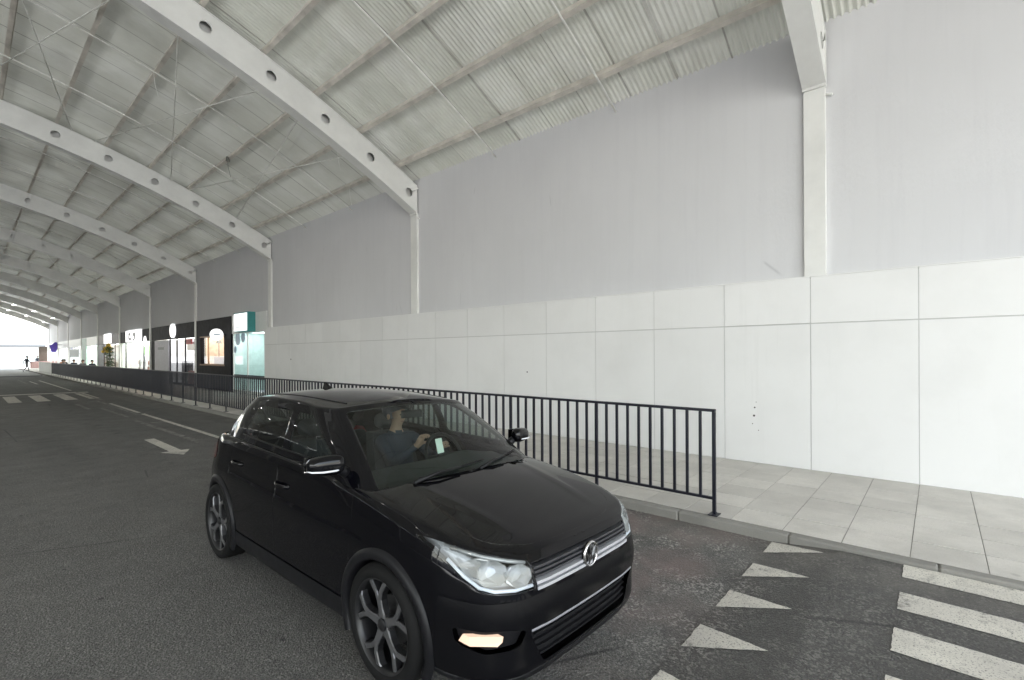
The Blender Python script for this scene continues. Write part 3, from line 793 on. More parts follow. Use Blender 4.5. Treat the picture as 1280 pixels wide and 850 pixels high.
mb=MB(); mb.box(FX-.05,FX-.01,W0-.06,W1+.06,Z0-.07,Z0); mb.box(FX-.05,FX-.01,W0-.06,W1+.06,Z1,Z1+.05); mb.box(FX+.02,FX+.05,26.55,26.62,Z0,Z1); part(t,mb,'window_frame',col('tan_trim',(.35,.22,.14)))
mb=MB(); mb.box(FX+.5,FX+1.0,24.4,27.3,1.2,1.62); mb.box(FX+.5,FX+.9,25.0,25.9,1.62,2.0); part(t,mb,'display_block',col('peach',(.60,.36,.27)))
mb=MB(); mb.tube([(FX+.6,26.9,1.62),(FX+.6,26.9,2.35)],.02,8); mb.lathe([(0,.14),(.16,.07)],'z',(FX+.6,26.9,2.30),14); part(t,mb,'lamp_stand',M['iron'])
sg=thing('round_sign','round white lit blade sign on the black shopfront by its warm window','sign',(FX,23.9,2.6))
attach(MB().lathe([(-.05,.0001),(-.05,.26),(.05,.26),(.05,.0001)],'y',(FX-.42,23.95,2.62),28).build('sign_disc',emit('sign_round',(1,1,1),.22)),sg)
attach(MB().box(FX-.16,FX-.03,23.93,23.97,2.60,2.64).build('bracket',M['iron']),sg)
attach(MB().box(FX-.55,FX-.30,23.893,23.898,2.60,2.65).build('sign_print',col('print_blue',(.3,.4,.5))),sg)

lil=col('lilac_board',(.62,.60,.66))
t=shop('display_shop','glass fronted shop under a black fascia with a tall pale panel',28.45,37.05,M['black_wall'],col('grey_inner',(.58,.58,.60)),'shop_glass',(31.85,33.2,30.3),power=6,solid=((33.3,36.3,SW,2.6,lil),(36.35,37.05,SW,2.63,M['black_wall'])))
part(t,MB().box(FX-.02,FX-.012,34.2,35.5,2.05,2.2),'panel_print',col('panel_grey',(.35,.36,.38)))
mb=MB(); mb.box(FX+.5,FX+1.0,29.0,31.5,SW,SW+.75); mb.box(FX+.9,FX+1.3,29.2,30.4,SW+.76,SW+1.2); part(t,mb,'display_table',col('wine_red',(.22,.07,.07),v=.4))
mb=MB(); mb.box(FX+.6,FX+.9,32.1,33.1,SW,SW+1.3); mb.box(FX+.4,FX+.8,30.6,31.3,2.0,2.45); part(t,mb,'display_dark',col('charcoal',(.03,.03,.035)))
part(t,MB().box(FX-.02,FX+.02,29.0,29.9,2.30,2.58),'red_sticker',col('red_sticker',(.65,.10,.10)))
sg=thing('oval_sign','white lit oval sign on the black fascia above the display windows','sign',(FX,32.2,3.1))
mb=MB(); mb.lathe([(-.12,.0001),(-.12,.36),(-.10,.39),(-.002,.39)],'x',(FX,32.2,3.09),32); attach(mb.build('sign_disc',emit('sign_oval',(1,1,1),.28)),sg)
attach(MB().lathe([(-.126,.13),(-.126,.17),(-.122,.17)],'x',(FX,32.2,3.09),24).build('sign_print',col('print_faint',(.55,.57,.62))),sg)

t=shop('bright_shop','brightly lit shop with green poster and white mannequins under a black fascia',37.5,46.1,M['black_wall'],M['white'],'shop_glass',(39.3,44.6),power=14)
part(t,MB().box(FX+1.3,FX+1.55,40.5,45.4,1.75,2.5),'green_poster',emit('poster_green',(.45,.80,.30),.16))
mb=MB(); mb.box(FX+.9,FX+1.2,40.6,45.2,1.05,1.35); mb.box(FX+.9,FX+1.2,40.6,45.2,.55,.9); part(t,mb,'shelf',col('shelf_red',(.40,.20,.16),v=.5))
part(t,MB().box(FX+.4,FX+.9,37.8,39.0,SW,1.0),'crate_stack',col('dark_green',(.05,.09,.06),v=.5))
mb=MB(); mb.lathe([(0,.28),(.10,.26),(.26,.10),(.28,.0001)],'z',(FX+.5,38.4,1.95),16); part(t,mb,'black_hat',M['iron'],smooth=True)
part(t,MB().lathe([(-.03,.0001),(-.03,.36),(.0,.36)],'x',(FX-.01,38.6,2.62),24),'round_notice',emit('notice_white',(1,1,1),.25))
for y in (41.0,42.3):
    mo=standing(); person('white shop mannequin on the '+('left' if y>41.5 else 'right')+' of the pair before the green poster',mo,'shirt_white','shirt_white',loc=(FX+.5,y,SW),rz=R(90),allm='mannequin',name='mannequin',cat='mannequin',group='mannequins in the bright shop')
sg=thing('white_signboard','white lit signboard with black rounded shapes above the bright green shop','sign',(FX,41.5,3.05))
attach(MB().box(FX-.14,FX-.002,39.5,43.6,2.66,3.46).build('sign_box',emit('sign_board',(1,1,1),.22)),sg)
mb=MB()
def blob(y,z,ry,rz):
    n=18; mb.prism([(y+ry*math.cos(2*math.pi*i/n),z+rz*math.sin(2*math.pi*i/n)) for i in range(n)],0,FX-.150,FX-.141)
blob(42.4,3.20,.30,.10);blob(42.55,3.0,.14,.16);blob(42.2,2.86,.36,.09);blob(41.0,3.16,.34,.14);blob(40.8,2.95,.18,.14);blob(41.2,2.80,.22,.08)
attach(mb.build('sign_print',M['iron']),sg)

t=shop('brown_shop','cafe front under a dark brown fascia with plants and yellow decorations',46.6,55.1,M['brown_wall'],col('tan_inner',(.50,.46,.40)),'shop_glass',(48.4,52.8),power=8,solid=((53.3,55.1,SW,2.63,col('grey_board',(.20,.21,.22))),))
part(t,MB().box(FX-.09,FX-.002,49.4,52.0,2.70,3.48),'sign_panel',emit('sign_cafe',(1,1,1),.25))
t=thing('potted_hedge','tall dark green potted hedge in front of the brown fascia cafe','plant',(FX-.4,47.65,SW))
MB().bbox(-.18,.18,-.4,.4,0,.45,.02).build('planter',M['iron'],t)
mb=MB()
for q in range(1500):
    p=np.array([rng.normal()*.13,rng.normal()*.22,.45+1.8*rng.random()]); a=rng.normal(size=3);b=rng.normal(size=3); mb.add([p,p+a*.05,p+b*.05],[(0,1,2)])
mb.build('foliage',plain('hedge_leaf',(.04,.075,.03),.7,var=.4,vscale=3),t,fixn=False)
mb=MB(); 
for i in range(14): mb.sphere((FX-.5+random.uniform(-.2,.2),48.3+random.uniform(-.6,.6),2.3+random.uniform(-.28,.28)),random.uniform(.08,.15),10,7)
tag(mb.build('yellow_balloons',col('yellow',(.70,.48,.06)),smooth=True),'bunch of yellow balloons hung below the brown fascia','balloons')

t=shop('glass_shop','pale green glass shopfront between the brown fascia and the far white shops',55.5,64.1,M['white'],col('pale_inner',(.70,.74,.68)),'shop_glass',(57.5,60,62),power=12,solid=((61.2,63.9,SW,3.40,col('mint_board',(.50,.72,.62))),))
t=shop('far_white_shop','white shopfront with grey band near the far end of the hall',64.5,73.1,M['white'],col('grey_inner_far',(.55,.56,.57)),'shop_glass',(67,70),power=12)
part(t,MB().box(FX-.02,FX+.05,66,72,1.6,2.4),'grey_band',col('band_grey',(.30,.32,.32)))
t=shop('last_white_shop','last white shopfront of the row beside the purple sign',73.5,82.1,M['white'],M['white'],'shop_glass',(76,79),power=10)
t=shop('end_shop','white fronted unit at the mouth of the hall beyond the purple sign',82.5,95.8,M['white'],M['white'],'shop_glass',(86,90),power=10)
sg=thing('purple_sign','purple bow tie shaped hanging sign near the bright end of the hall','sign',(7.2,78,2.7))
mb=MB(); mb.prism([(6.7,2.95),(6.95,3.05),(7.2,3.35),(7.4,3.3),(7.42,2.55),(7.25,2.15),(6.9,2.15),(6.82,2.55)],1,78,78.12); attach(mb.build('sign_board',col('purple',(.10,.06,.42))),sg)
attach(MB().box(7.38,FX,78.03,78.09,3.0,3.06).build('bracket',M['iron']),sg)
tag(MB().bbox(6.9,7.75,92.3,92.6,SW,3.0,.03).build('grey_brown_board',col('greybrown',(.17,.14,.12))),'tall grey brown board standing at the end of the shop row','board')

# people by the shops and beyond
g='people seated behind the railing'
seats=[((6.6,49.0),R(200),'shirt_dark','seated person in dark top behind the railing, nearest the brown fascia cafe'),
       ((6.4,51.6),R(160),'shirt_grey','seated person in grey top behind the railing beside the yellow balloons'),
       ((6.5,57.3),R(190),'shirt_dark','dark clothed person seated behind the railing by the pale green shopfront'),
       ((6.3,62.5),R(10),'shirt_orange','seated person in orange top behind the far railing'),
       ((6.6,64.2),R(170),'shirt_dark','dark haired person in navy seated just past the one in orange'),
       ((6.2,60.6),R(100),'shirt_grey','seated person in grey before the one in orange at the far tables')]
M['chair']=plain('chair_plastic',(.10,.07,.05),.5)
def cafe_chair(x,y,rz,label):
    t=thing('cafe_chair',label,'chair',(x,y,SW),rz,'chairs at the far cafe tables')
    MB().bbox(-.21,.21,-.2,.22,.42,.46,.012).build('seat',M['chair'],t); MB().bbox(-.2,.2,-.23,-.205,.5,.88,.006).build('backrest',M['chair'],t)
    for sx in (-.18,.18):
        for sy in (-.18,.18): MB().tube([(sx,sy,.42),(sx*1.1,sy*1.15,0)],.013,6).build('leg',M['chair'],t)
for (p,rz,sh,lab),lab2 in zip(seats,['brown cafe chair under the person nearest the brown fascia cafe','brown cafe chair under the grey topped person by the yellow balloons','brown cafe chair under the person by the pale green shopfront','brown cafe chair under the person in orange','brown cafe chair under the navy clothed person past the one in orange','brown cafe chair under the grey clothed person before the one in orange']):
    person(lab,seated(),sh,'trousers',loc=(p[0],p[1],SW),rz=rz,group=g)
    cafe_chair(p[0],p[1],rz,lab2)
tab=[(6.55,48.2,'round cafe table nearest the brown fascia cafe'),(6.45,58.2,'round cafe table by the pale green shopfront'),(6.4,63.4,'round cafe table of the group with the orange top')]
for x,y,l in tab:
    t=thing('cafe_table',l,'table',(x,y,SW),0,'far cafe tables')
    MB().lathe([(.72,.0001),(.72,.34),(.75,.34),(.75,.0001)],'z',(0,0,0),24).build('table_top',M['white'],t); MB().lathe([(0,.22),(.02,.22),(.04,.03),(.72,.03)],'z',(0,0,0),14).build('pedestal',M['iron'],t)
person('pedestrian in dark clothes walking across the bright far end of the road',walking(),'shirt_dark','shirt_grey',loc=(4.55,73.5,0),rz=R(-70))
person('dark haired person standing beyond the pink wall at the far end',standing(),'shirt_dark','trousers',loc=(7.0,95.5,0),rz=R(150))
tag(MB().bbox(6.0,8.6,91.0,92.0,0,1.0,.04).build('pink_wall',col('pink_plaster',(.50,.33,.32))),'low dusty pink planter wall beside the walking pedestrian','wall')

# far building
t=thing('pale_building','long low pale building with a grey roof edge in the glare beyond the hall','building',(10,128,0))
part(t,MB().box(-14,16,128,140,0,3.4),'wall',col('pale_render',(.45,.47,.47))); part(t,MB().box(-14.5,16.5,127,140.5,3.4,3.75),'roof_edge',col('roof_grey',(.08,.085,.09))); part(t,MB().box(-14,16.2,130,140,3.75,5.0),'roof',col('roof_pale',(.28,.30,.31)))
for i in range(7): 
    w=part(t,MB().box(-11+3.8*i,-8.6+3.8*i,127.95,127.99,.9,2.6),'window',col('pane_green',(.40,.48,.47),.15)); 
for i,(x,y,r,h) in enumerate(((-6,112,2.0,4.5),(1.5,150,3.4,7.0),(12,152,3.5,7.5))):
    t=thing('far_tree',('small round tree at the left of the pale far building','tree rising behind the pale far building','tree behind the right end of the pale far building')[i],'tree',(x,y,0))
    MB().tube([(0,0,0),(.05,0,h*.5),(0,.1,h*.75)],[.16,.12,.07],8).build('trunk',col('bark',(.12,.09,.06)),t)
    mb=MB()
    for q in range(900):
        v=rng.normal(size=3); v/=np.linalg.norm(v); p=v*r*(rng.random()**.4)*(1+.25*math.sin(v[0]*5+v[2]*7)); p[2]=p[2]*.75+h*.8
        a=rng.normal(size=3);b=rng.normal(size=3); s=.22
        mb.add([p,p+a*s/2,p+b*s/2],[(0,1,2)])
    mb.build('crown',plain('leaf',(.06,.10,.035),.7,var=.4,vscale=2),t,fixn=False)

# ------------------------------------------------------------------ the car
from mathutils.bvhtree import BVHTree
S=.973; CARX,CARY=2.205,1.385
def hb(kn,ts):
    kn=np.asarray(kn,float); n=len(kn); T=np.zeros((n,n)); h=np.diff(kn)
    for i in range(n):
        if i==0: T[0,0]=-1/h[0];T[0,1]=1/h[0]
        elif i==n-1: T[i,i]=1/h[-1];T[i,i-1]=-1/h[-1]
        else:
            a,b=h[i-1],h[i]; w0,w1=b/(a+b),a/(a+b)
            T[i,i-1]+=-w0/a; T[i,i]+=w0/a-w1/b; T[i,i+1]+=w1/b
    E=np.zeros((len(ts),n))
    for q,t in enumerate(ts):
        i=min(max(int(np.searchsorted(kn,t,side='right')-1),0),n-2); x=(t-kn[i])/h[i]
        E[q,i]+=2*x**3-3*x**2+1; E[q,i+1]+=-2*x**3+3*x**2
        E[q]+=h[i]*(x**3-2*x**2+x)*T[i]+h[i]*(x**3-x**2)*T[i+1]
    return E
def interp1(tab,x):
    k=[t[0] for t in tab]; v=np.array([t[1:] for t in tab],float)
    x=np.clip(x,k[0],k[-1]); return (hb(k,[x])@v)[0]
def surf(net,rk,ns,nr):
    # net: stations x rows x 3 (half, w>=0). mirrored ghosts at both ends in s and at the top row
    P=np.asarray(net,float); mir=np.array([1,-1,1.])
    P=np.concatenate([P[1:2]*mir,P,P[-2:-1]*mir],0)
    P=np.concatenate([2*P[:,:1]-P[:,1:2],P,P[:,-2:-1]*mir],1)
    rk=np.array(rk,float); rk=np.concatenate([[2*rk[0]-rk[1]],rk,[2*rk[-1]-rk[-2]]])
    d=np.linalg.norm(np.diff(P[1:-1,:,:].mean(1),axis=0),axis=1)*.5+np.linalg.norm(np.diff(P[1:-1,1,:],axis=0),axis=1)*.5
    sk=np.concatenate([[0],np.cumsum(d)]); 
    sk2=np.concatenate([[-sk[1]],sk,[2*sk[-1]-sk[-2]]])
    # denser samples: equal count per span weighted
    ts=np.linspace(0,sk[-1],ns); tr=nr
    Es=hb(sk2,ts); Er=hb(rk,tr)
    return np.einsum('ai,ijk,bj->abk',Es,P,Er)
def grid_bm(G,flip=False):
    ns,nr,_=G.shape; bm=bmesh.new()
    for sg in (1,-1):
        vs=[[bm.verts.new((sg*G[a,b,1],G[a,b,0],G[a,b,2])) for b in range(nr)] for a in range(ns)]
        for a in range(ns-1):
            for b in range(nr-1):
                q=[vs[a][b],vs[a+1][b],vs[a+1][b+1],vs[a][b+1]]
                if sg<0: q=q[::-1]
                try: bm.faces.new(q)
                except ValueError: pass
    bmesh.ops.remove_doubles(bm,verts=bm.verts,dist=1e-4)
    bmesh.ops.dissolve_degenerate(bm,edges=bm.edges,dist=1e-5)
    bm.normal_update()
    # outward normals
    c=sum((f.normal.dot(f.calc_center_median()-Vector((0,1.9,.6))) for f in bm.faces))
    if c<0: bmesh.ops.reverse_faces(bm,faces=bm.faces)
    bm.normal_update(); return bm
def inpoly(p,poly):
    x,y=p; r=False; n=len(poly)
    for i in range(n):
        x1,y1=poly[i];x2,y2=poly[(i+1)%n]
        if (y1>y)!=(y2>y) and x<(x2-x1)*(y-y1)/(y2-y1)+x1: r=not r
    return r
def cut(bm,poly,axes,filt,margin=.06):
    a,b=axes; ex=({0,1,2}-{a,b}).pop()
    x0,x1=min(p[0] for p in poly)-margin,max(p[0] for p in poly)+margin; y0,y1=min(p[1] for p in poly)-margin,max(p[1] for p in poly)+margin
    bm.normal_update()
    def cand():
        r=[]
        for f in bm.faces:
            c=f.calc_center_median()
            if x0<c[a]<x1 and y0<c[b]<y1 and filt(c,f.normal): r.append(f)
        return r
    n=len(poly)
    for i in range(n):
        p,q=poly[i],poly[(i+1)%n]; dx,dy=q[0]-p[0],q[1]-p[1]; L=math.hypot(dx,dy)
        no=Vector((0,0,0)); no[a]=-dy/L; no[b]=dx/L; co=Vector((0,0,0)); co[a]=p[0]; co[b]=p[1]
        ex0,ex1=min(p[0],q[0])-.08,max(p[0],q[0])+.08; ey0,ey1=min(p[1],q[1])-.08,max(p[1],q[1])+.08
        fs=[f for f in cand() if ex0<f.calc_center_median()[a]<ex1 and ey0<f.calc_center_median()[b]<ey1]
        g=set(fs)
        for f in fs: g.update(f.edges); g.update(f.verts)
        bmesh.ops.bisect_plane(bm,geom=list(g),dist=1e-5,plane_co=co,plane_no=no)
    bm.normal_update()
    return [f for f in cand() if inpoly((f.calc_center_median()[a],f.calc_center_median()[b]),poly)]
def take(bm,faces):
    # move faces into a new bmesh
    nb=bmesh.new(); mp={}
    for f in faces:
        for v in f.verts:
            if v not in mp: mp[v]=nb.verts.new(v.co)
        nb.faces.new([mp[v] for v in f.verts])
    bmesh.ops.delete(bm,geom=faces,context='FACES'); nb.normal_update(); return nb
def out(bm,name,mats,parent,smooth=True,off=0,solid=0):
    if off:
        bm.normal_update()
        for v in bm.verts: v.co+=v.normal*off
    me=bpy.data.meshes.new(name)
    bm.to_mesh(me); bm.free()
    me.transform(Matrix.Scale(S,4))
    for m in (mats if isinstance(mats,(list,tuple)) else [mats]): me.materials.append(m)
    if smooth: me.polygons.foreach_set('use_smooth',[True]*len(me.polygons)); me.set_sharp_from_angle(angle=R(38))
    o=bpy.data.objects.new(name,me); COL.objects.link(o); o.parent=parent
    if solid:
        md=o.modifiers.new('t','SOLIDIFY'); md.thickness=solid; md.offset=-1
    return o
def outmb(mb,name,mats,parent,**k):
    mb.v=[(x*S,y*S,z*S) for x,y,z in mb.v]; return mb.build(name,mats,parent,**k)

M['carpaint']=plain('black_car_paint',(.0018,.0018,.003),.03,spec=.34)
M['plastic']=plain('black_plastic',(.0065,.0065,.008),.45,var=.15,spec=.3)
M['gloss_black']=plain('gloss_black',(.005,.005,.005),.15)
M['rubber']=plain('tyre_rubber',(.007,.007,.007),.75,var=.2,bump=.15,bscale=120,spec=.2)
M['alloy']=plain('machined_alloy',(.14,.14,.145),.33,metal=.6)
M['alloy_dark']=plain('dark_alloy',(.010,.010,.011),.4)
M['chrome']=plain('chrome',(.75,.75,.77),.10,metal=1)
M['slat']=plain('dark_slat',(.05,.05,.055),.3)
M['silver']=plain('silver_trim',(.42,.42,.44),.3)
M['reflector']=plain('lamp_reflector',(.38,.39,.38),.25,metal=.35)
M['car_glass']=glass('car_glass',(.66,.76,.72),1.5)
M['car_glass_dark']=glass('privacy_glass',(.36,.40,.39),1.3)
M['side_glass']=glass('side_glass',(.50,.57,.55),1.3)
M['lens']=glass('clear_lens',(.93,.95,.97),1.0)
M['tail']=plain('red_lens',(.25,.01,.012),.15,coat=1)
M['led']=emit('daylight_led',(.85,.93,1),.05)
M['fog']=emit('fog_glow',(1,.70,.52),.13)
M['trim']=plain('cabin_trim',(.025,.026,.027),.7,var=.2)
M['seat']=plain('seat_cloth',(.035,.036,.04),.85,var=.2,bump=.2,bscale=150)
M['disc']=plain('brake_disc',(.07,.07,.07),.4,metal=.6)

car=thing('hatchback_car','glossy black five door hatchback driving out past the railing with fog light on','car',(CARX,CARY,0))

plan=[(0,0),(.003,.22),(.014,.42),(.048,.575),(.125,.687),(.28,.762),(.52,.797),(.80,.812),(1.15,.820),(1.6,.826),(2.2,.828),(2.75,.826),(3.15,.818),(3.45,.795),(3.64,.745),(3.76,.665),(3.83,.53),(3.872,.34),(3.886,.16),(3.89,0)]
uc=[.125,.16,.23,.31,.40,.52,.66,.86,1.15,1.6,2.2,2.75,3.15,3.4,3.52,3.58,3.63,3.68,3.72,3.74]
# rows: (inset,z) x 10 by u
prof=[(0,   .150,.200,.055,.195,.018,.250,.012,.380,.000,.470,.001,.555,.010,.605,.022,.665,.044,.735,.085,.770),
      (.10, .150,.200,.055,.195,.018,.250,.012,.380,.000,.470,.001,.560,.008,.610,.024,.685,.050,.765,.092,.798),
      (.28, .140,.200,.050,.200,.018,.265,.006,.390,.000,.490,.004,.580,.014,.640,.032,.730,.062,.818,.098,.838),
      (.55, .120,.205,.045,.210,.020,.285,.006,.410,.000,.520,.000,.640,.008,.690,.024,.785,.060,.874,.092,.893),
      (.95, .110,.205,.042,.212,.022,.300,.008,.430,.002,.570,.000,.700,.008,.735,.024,.835,.056,.930,.084,.948),
      (1.5, .110,.205,.040,.212,.022,.310,.010,.440,.004,.580,.000,.715,.010,.752,.024,.860,.040,.965,.064,1.004),
      (2.5, .110,.205,.040,.212,.022,.310,.010,.440,.004,.590,.000,.745,.010,.785,.024,.895,.040,1.000,.064,1.040),
      (3.2, .110,.210,.040,.220,.020,.310,.006,.440,.000,.600,.000,.760,.009,.802,.026,.910,.044,1.015,.076,1.054),
      (3.62,.130,.240,.050,.245,.018,.320,.002,.450,.000,.600,.004,.740,.012,.790,.032,.900,.055,1.000,.095,1.035),
      (3.89,.150,.250,.060,.250,.020,.320,.000,.450,.000,.560,.018,.680,.030,.740,.055,.860,.085,.985,.125,1.025)]
pt=[tuple([p[0]]+list(p[1:])) for p in prof]
zc_tab=[(.085,.772),(.14,.795),(.25,.830),(.5,.898),(.8,.962),(1.05,.997),(1.4,1.0),(3.8,1.03)]
plan=np.array(plan); tg=np.gradient(plan,axis=0); tg[0]=(0,1); tg[-1]=(0,-1)
nrm=np.stack([-tg[:,1],tg[:,0]],1); nrm/=np.linalg.norm(nrm,axis=1)[:,None]
net=[]
for i,(p,n_) in enumerate(zip(plan,nrm)):
    row=interp1(pt,p[0]); L=[]
    for r in range(10):
        ins,z=row[2*r],row[2*r+1]; q=p-n_*ins
        L.append((q[0],max(q[1],0),z))
    e=np.array(L[-1]); zc=float(interp1(zc_tab,uc[i])[0]); c=np.array((uc[i],0,zc))
    for f in (.12,.30,.55,.78,1.0):
        q=e+(c-e)*f; q[2]=e[2]+(c[2]-e[2])*(1-(1-f)**1.9); L.append(tuple(q))
    net.append(L)
rk=[0,.07,.15,.28,.40,.52,.57,.67,.77,.85,.93,1.07,1.25,1.43,1.6]
def dens(kn,n):
    r=[]
    for a,b,k in zip(kn[:-1],kn[1:],n): r+=list(np.linspace(a,b,k,endpoint=False))
    return r+[kn[-1]]
tr=dens(rk,[3,4,5,5,5,4,5,5,6,5,5,5,5,5])
G=surf(net,rk,230,tr)
i9=int(np.argmin(np.abs(np.array(tr)-rk[9]))); u9,w9,z9=G[:,i9,0],G[:,i9,1],G[:,i9,2]
o_=np.argsort(u9); u9,w9,z9=u9[o_],w9[o_],z9[o_]
zcu=np.array([t[0] for t in zc_tab]+[]); 
Ez=hb(zcu,np.clip(G[:,i9:,0].ravel(),.085,3.8))@np.array([t[1] for t in zc_tab])
we_=np.interp(G[:,i9:,0].ravel(),u9,w9); ze_=np.interp(G[:,i9:,0].ravel(),u9,z9)
q_=np.clip(G[:,i9:,1].ravel()/np.maximum(we_,1e-3),0,1)
uu_=G[:,i9:,0].ravel(); ww_=G[:,i9:,1].ravel()
ridge=.0045*np.exp(-((ww_-(.33+.17*uu_))/.028)**2)*np.clip((uu_-.2)/.25,0,1)*np.clip((1.1-uu_)/.2,0,1)
G[:,i9:,2]=(Ez-(Ez-ze_)*q_**2.8+ridge).reshape(G[:,i9:,2].shape)
bmL=grid_bm(G)
bvh=BVHTree.FromBMesh(bmL)
def side_w(u,z,default=.80):
    h=bvh.ray_cast(Vector((2,u,z)),Vector((-1,0,0)))
    return h[0].x if h[0] is not None else default
def front_u(x,z):
    h=bvh.ray_cast(Vector((x,-1,z)),Vector((0,1,0))); return h[0].y if h[0] is not None else .05

# greenhouse
base=[(.92,0,.965),(.935,.30,.960),(.965,.55,.945),(1.01,.710,.938),(1.12,.758,.945),(1.5,.760,.968),(2.2,.766,.995),(2.85,.757,1.018),(3.25,.730,1.03),(3.48,.665,1.035),(3.60,.50,1.035),(3.65,.25,1.035),(3.66,0,1.035)]
top=[(1.64,0,1.418),(1.65,.25,1.412),(1.67,.45,1.398),(1.72,.565,1.382),(1.84,.605,1.382),(2.06,.612,1.398),(2.42,.618,1.413),(2.80,.605,1.408),(3.06,.58,1.392),(3.20,.53,1.380),(3.27,.40,1.380),(3.29,.2,1.385),(3.295,0,1.388)]
cen=[1.65,1.74,1.85,1.95,2.04,2.2,2.48,2.78,2.95,3.06,3.15,3.24,3.295]
zr=[(1.65,1.420),(1.85,1.450),(2.1,1.468),(2.45,1.474),(2.8,1.462),(3.1,1.428),(3.295,1.388)]
gnet=[]
for i,(b,t) in enumerate(zip(base,top)):
    b=np.array(b);t=np.array(t); L=[]
    dirn=np.array([0,1,.35]) if 4<=i<=8 else (np.array([-.5,.1,.6]) if i<3 else (np.array([.6,.1,.4]) if i>9 else np.array([0,.7,.4])))
    for v in (0,.3,.65,.93):
        q=b+(t-b)*v; q=q+dirn*.022*math.sin(math.pi*v)*1.0; L.append(q)
    L.append(t)
    c=np.array((cen[i] if 0<i<12 else t[0],0,float(interp1(zr,cen[i])[0]) if 0<i<12 else t[2]))
    for f in (.07,.25,.5,.75,1.0):
        q=t+(c-t)*f; q[2]=t[2]+(c[2]-t[2])*(1-(1-f)**2.0); L.append(q)
    gnet.append(L)
gk=[0,.15,.32,.46,.50,.545,.65,.78,.90,1.02]
G2=surf(gnet,gk,200,dens(gk,[6,7,7,4,4,5,5,5,5]))
G2[:,:,1]=np.maximum(G2[:,:,1],0)
bmG=grid_bm(G2)
bvhG=BVHTree.FromBMesh(bmG)

sideF=lambda c,n: abs(c.x)>.45
def circ(cu,cz,r,n=40): return [(cu+r*math.cos(2*math.pi*i/n),cz+r*math.sin(2*math.pi*i/n)) for i in range(n)]
HF,HR,HZ=.800,3.268,.3186
# --- cut lower body
base_poly=[(x,u) for u,x,_ in base]; loop_in=[(x*.955,u) for (u,x,_) in [(b[0]+.02,b[1],0) for b in base]]
full=loop_in+[(-x,u) for x,u in loop_in[::-1]]
dele=[f for f in bmL.faces if f.normal.z>.35 and f.calc_center_median().z>.9 and inpoly((f.calc_center_median().x,f.calc_center_median().y),full)]
bmesh.ops.delete(bmL,geom=dele,context='FACES')
for hu in (HF,HR):
    fs=cut(bmL,circ(hu,HZ,.352),(1,2),sideF); bmesh.ops.delete(bmL,geom=fs,context='FACES')
# windows (u,z outline on both sides)
def split_sides(bm):
    fs=[f for f in bm.faces if f.calc_center_median().x>0]; return take(bm,fs),bm
def rnd(poly,r=.03,k=4):
    o=[]; n=len(poly)
    for i in range(n):
        p=Vector(poly[i]);a=Vector(poly[i-1]);b=Vector(poly[(i+1)%n]); da=(a-p);db=(b-p); rr=min(r,da.length*.4,db.length*.4)
        A=p+da.normalized()*rr;B=p+db.normalized()*rr
        for j in range(k+1):
            t=j/k; q=A*(1-t)**2+p*2*t*(1-t)+B*t*t; o.append((q.x,q.y))
    return o
win_f=rnd([(1.345,1.056),(2.055,1.080),(2.115,1.338),(1.92,1.332),(1.79,1.288)],.03)
win_r=rnd([(2.155,1.083),(2.83,1.106),(2.89,1.14),(2.83,1.322),(2.74,1.340),(2.20,1.342)],.03)
glassF=take(bmG,cut(bmG,win_f,(1,2),lambda c,n:abs(c.x)>.5 and c.y>1.25))
glassR=take(bmG,cut(bmG,win_r,(1,2),lambda c,n:abs(c.x)>.5 and c.y<3.1))
ws_poly=rnd([(-.682,.962),(-.3,.985),(0,.990),(.3,.985),(.682,.962),(.542,1.364),(.27,1.389),(0,1.396),(-.27,1.389),(-.542,1.364)],.025,3)
wsb=take(bmG,cut(bmG,ws_poly,(0,2),lambda c,n:c.y<1.85 and n.y<-.2))
rw=rnd([(-.50,1.10),(.50,1.10),(.40,1.335),(-.40,1.335)],.04)
rwb=take(bmG,cut(bmG,rw,(0,2),lambda c,n:c.y>3.1 and n.y>.15))
# lamps, grille, intakes
hl=[(.450,.634),(.56,.634),(.655,.640),(.708,.660),(.735,.705),(.752,.765),(.763,.846),(.72,.835),(.645,.808),(.56,.780),(.465,.758)]
frontF=lambda c,n:c.y<.62 and n.y<.25
lampbm=[]
for sg in (1,-1):
    p=[(sg*x,z) for x,z in hl]; p=p if sg>0 else p[::-1]
    lampbm.append(take(bmL,cut(bmL,rnd(p,.02,3),(0,2),lambda c,n:frontF(c,n) and c.x*sg>0)))
gr=rnd([(-.438,.622),(.438,.622),(.455,.742),(-.455,.742)],.012,2)
grb=take(bmL,cut(bmL,gr,(0,2),frontF))
fogbm=[]
for sg in (1,-1):
    p=[(.52,.462),(.55,.385),(.69,.375),(.755,.41),(.765,.485),(.62,.482)]; p=[(sg*x,z) for x,z in p]; p=p if sg>0 else p[::-1]
    fogbm.append(take(bmL,cut(bmL,rnd(p,.02,3),(0,2),lambda c,n:frontF(c,n) and c.x*sg>0)))
intake=take(bmL,cut(bmL,rnd([(-.40,.270),(.40,.270),(.50,.445),(-.50,.445)],.02,3),(0,2),frontF))
lip=take(bmL,cut(bmL,[(-.9,.12),(.9,.12),(.9,.246),(-.9,.246)],(0,2),lambda c,n:c.y<.50))
tailbm=[]
for sg in (1,-1):
    p=rnd([(3.42,.86),(3.60,.80),(3.86,.80),(3.86,.98),(3.50,.985)],.02,3)
    tailbm.append(take(bmL,cut(bmL,p,(1,2),lambda c,n:c.x*sg>.35 and c.y>3.3)))
skirt=take(bmL,cut(bmL,[(1.19,.18),(2.88,.18),(2.88,.335),(1.19,.335)],(1,2),sideF))
